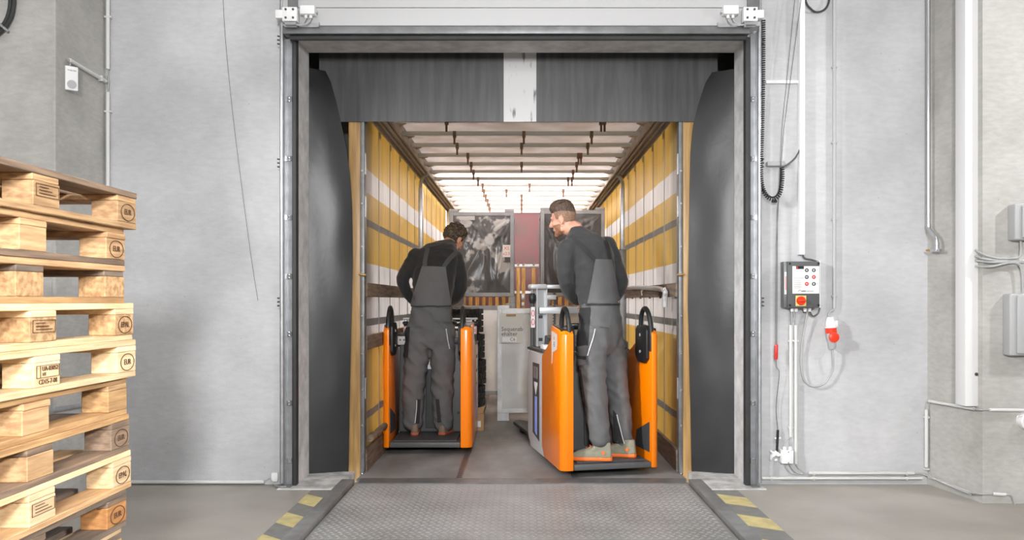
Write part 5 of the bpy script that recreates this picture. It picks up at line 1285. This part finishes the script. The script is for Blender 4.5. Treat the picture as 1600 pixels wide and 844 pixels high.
tube_obj('conduit_pipe', [P(1551, 772, 5.205), P(1571, 773, 5.205)], .012, M['offwhite'], 'short white conduit sleeve low on the right pillar face', 'conduit')
tube_obj('cable', [P(1571, 773, 5.205), P(1580, 774, 5.205), P(1584, 780, 5.205), P(1586, 788, 5.205)], .007, M['cable'], 'grey cable dropping to the floor at the right pillar', 'cable', 5)
# big white duct at the pillar edge
A = P(1508, 635, 5.28); 
MB().prism([(A.x, 5.28), (P(1530, 0, 5.28).x-.006, 5.28), (2.936, 5.40), (A.x, 5.40)], A.z, 4.6, 'z').build('cable_duct', M['white'], None, label='wide white cable duct on the edge of the right pillar', cat='cable duct', bevel=.003)
q = P(1525.5, 585, 5.28); MB().cyl(q, q+Vector((0, -.004, 0)), .011, 12).build('duct_screw', M['dark'], bpy.data.objects['cable_duct.002'], world=True)
# steel water pipe with tap
WP = thing('water_pipe', 'bright steel water pipe with brass tap in the right wall corner', 'pipe', tuple(PF(1452, 400, .05)))
b = MB(); b.tube([PF(1451, -60, .05), PF(1451, 352, .05)], .0135, 12); b.build('upright_pipe', M['chrome'], WP, world=True, smooth=True)
b = MB(); b.tube(smooth_path([PF(1451, 352, .05), PF(1452, 358, .05), PF(1458, 366, .06), PF(1463.5, 374, .06), PF(1464, 390, .06)], 5), .0135, 12); b.build('offset_bend', M['chrome'], WP, world=True, smooth=True)
b = MB(); b.tube([PF(1451, 350, .05), PF(1451, 355, .05)], .0165, 12); b.tube([PF(1464, 379, .06), PF(1464, 384, .06)], .0165, 12); b.build('press_joint', M['chrome'], WP, world=True, smooth=True)
b = MB(); b.tube([PF(1470, 391, .06), PF(1455, 391.5, .06)], .011, 10); b.tube([PF(1464, 386, .06), PF(1464, 392, .06)], .016, 12); b.build('tee_piece', M['chrome'], WP, world=True, smooth=True)
b = MB(); b.tube([PF(1457, 391.5, .06), PF(1448, 391.5, .06)], [.010, .008], 10); b.build('brass_tap', M['brass'], WP, world=True, smooth=True)
# cables leaving the duct across the pillar face
ends = [(1524, 391, [(1524, 391), (1540, 399), (1560, 404), (1580, 404), (1592, 402), (1595, 392), (1595, 374)]), (1524, 400, [(1524, 400), (1540, 405), (1565, 408), (1610, 408)]), (1524, 407, [(1524, 407), (1545, 409.5), (1570, 410), (1610, 409.5)]), (1524, 416, [(1524, 416), (1550, 416.5), (1575, 411), (1592, 413), (1597, 428), (1598, 456)])]
words = ['first from the top, rising to the upper box', 'second from the top', 'third from the top', 'lowest, dropping to the lower box']
for (x, y, pts), w in zip(ends, words):
    tube_obj('cable', [P(px_, py_, 5.275 if i == 0 else 5.205) for i, (px_, py_) in enumerate(pts)], .0075, M['cable'], 'grey cable leaving the wide duct, '+w, 'cable', 6, 'cables leaving the wide duct')
for yy0, yy1, xx0, nm in ((375, 318, 1586, 'upper'), (556, 459, 1578, 'lower')):
    A, B = P(xx0, yy1, 5.16), P(xx0, yy0, 5.16)
    R_ = thing('fuse_box', 'grey plastic %s enclosure on the right pillar at the picture edge' % nm, 'enclosure', (A.x+.12, 5.2, B.z))
    MB().box(A.x, A.x+.26, 5.16, 5.24, B.z, A.z).build('housing', M['grey_plastic'], R_, world=True, bevel=.01, seg=3)
    MB().box(A.x+.04, A.x+.25, 5.145, 5.16, B.z+.012, A.z-.012).build('lid', M['grey_plastic'], R_, world=True, bevel=.008, seg=3)
b = MB(); q = P(1601, 657, 5.24); b.lathe([(.055, 0), (.055, .05), (.048, .056)], 28, tr(q) @ rotx(90)); b.build('drain_cap', M['white'], None, label='round white pipe cap on the right pillar at the picture edge', cat='pipe cap', smooth=True)
# black cable loop at the top
tube_obj('cable', [P(1255, -30, YW-.05), P(1259, 2, YW-.04), P(1267, 14, YW-.035), P(1276, 19, YW-.03), P(1288, 15, YW-.03), P(1295, 3, YW-.03), P(1296, -20, YW-.03)], .0075, M['rubber'], 'dark cable looping between the duct and conduit at the top right', 'cable', 6)
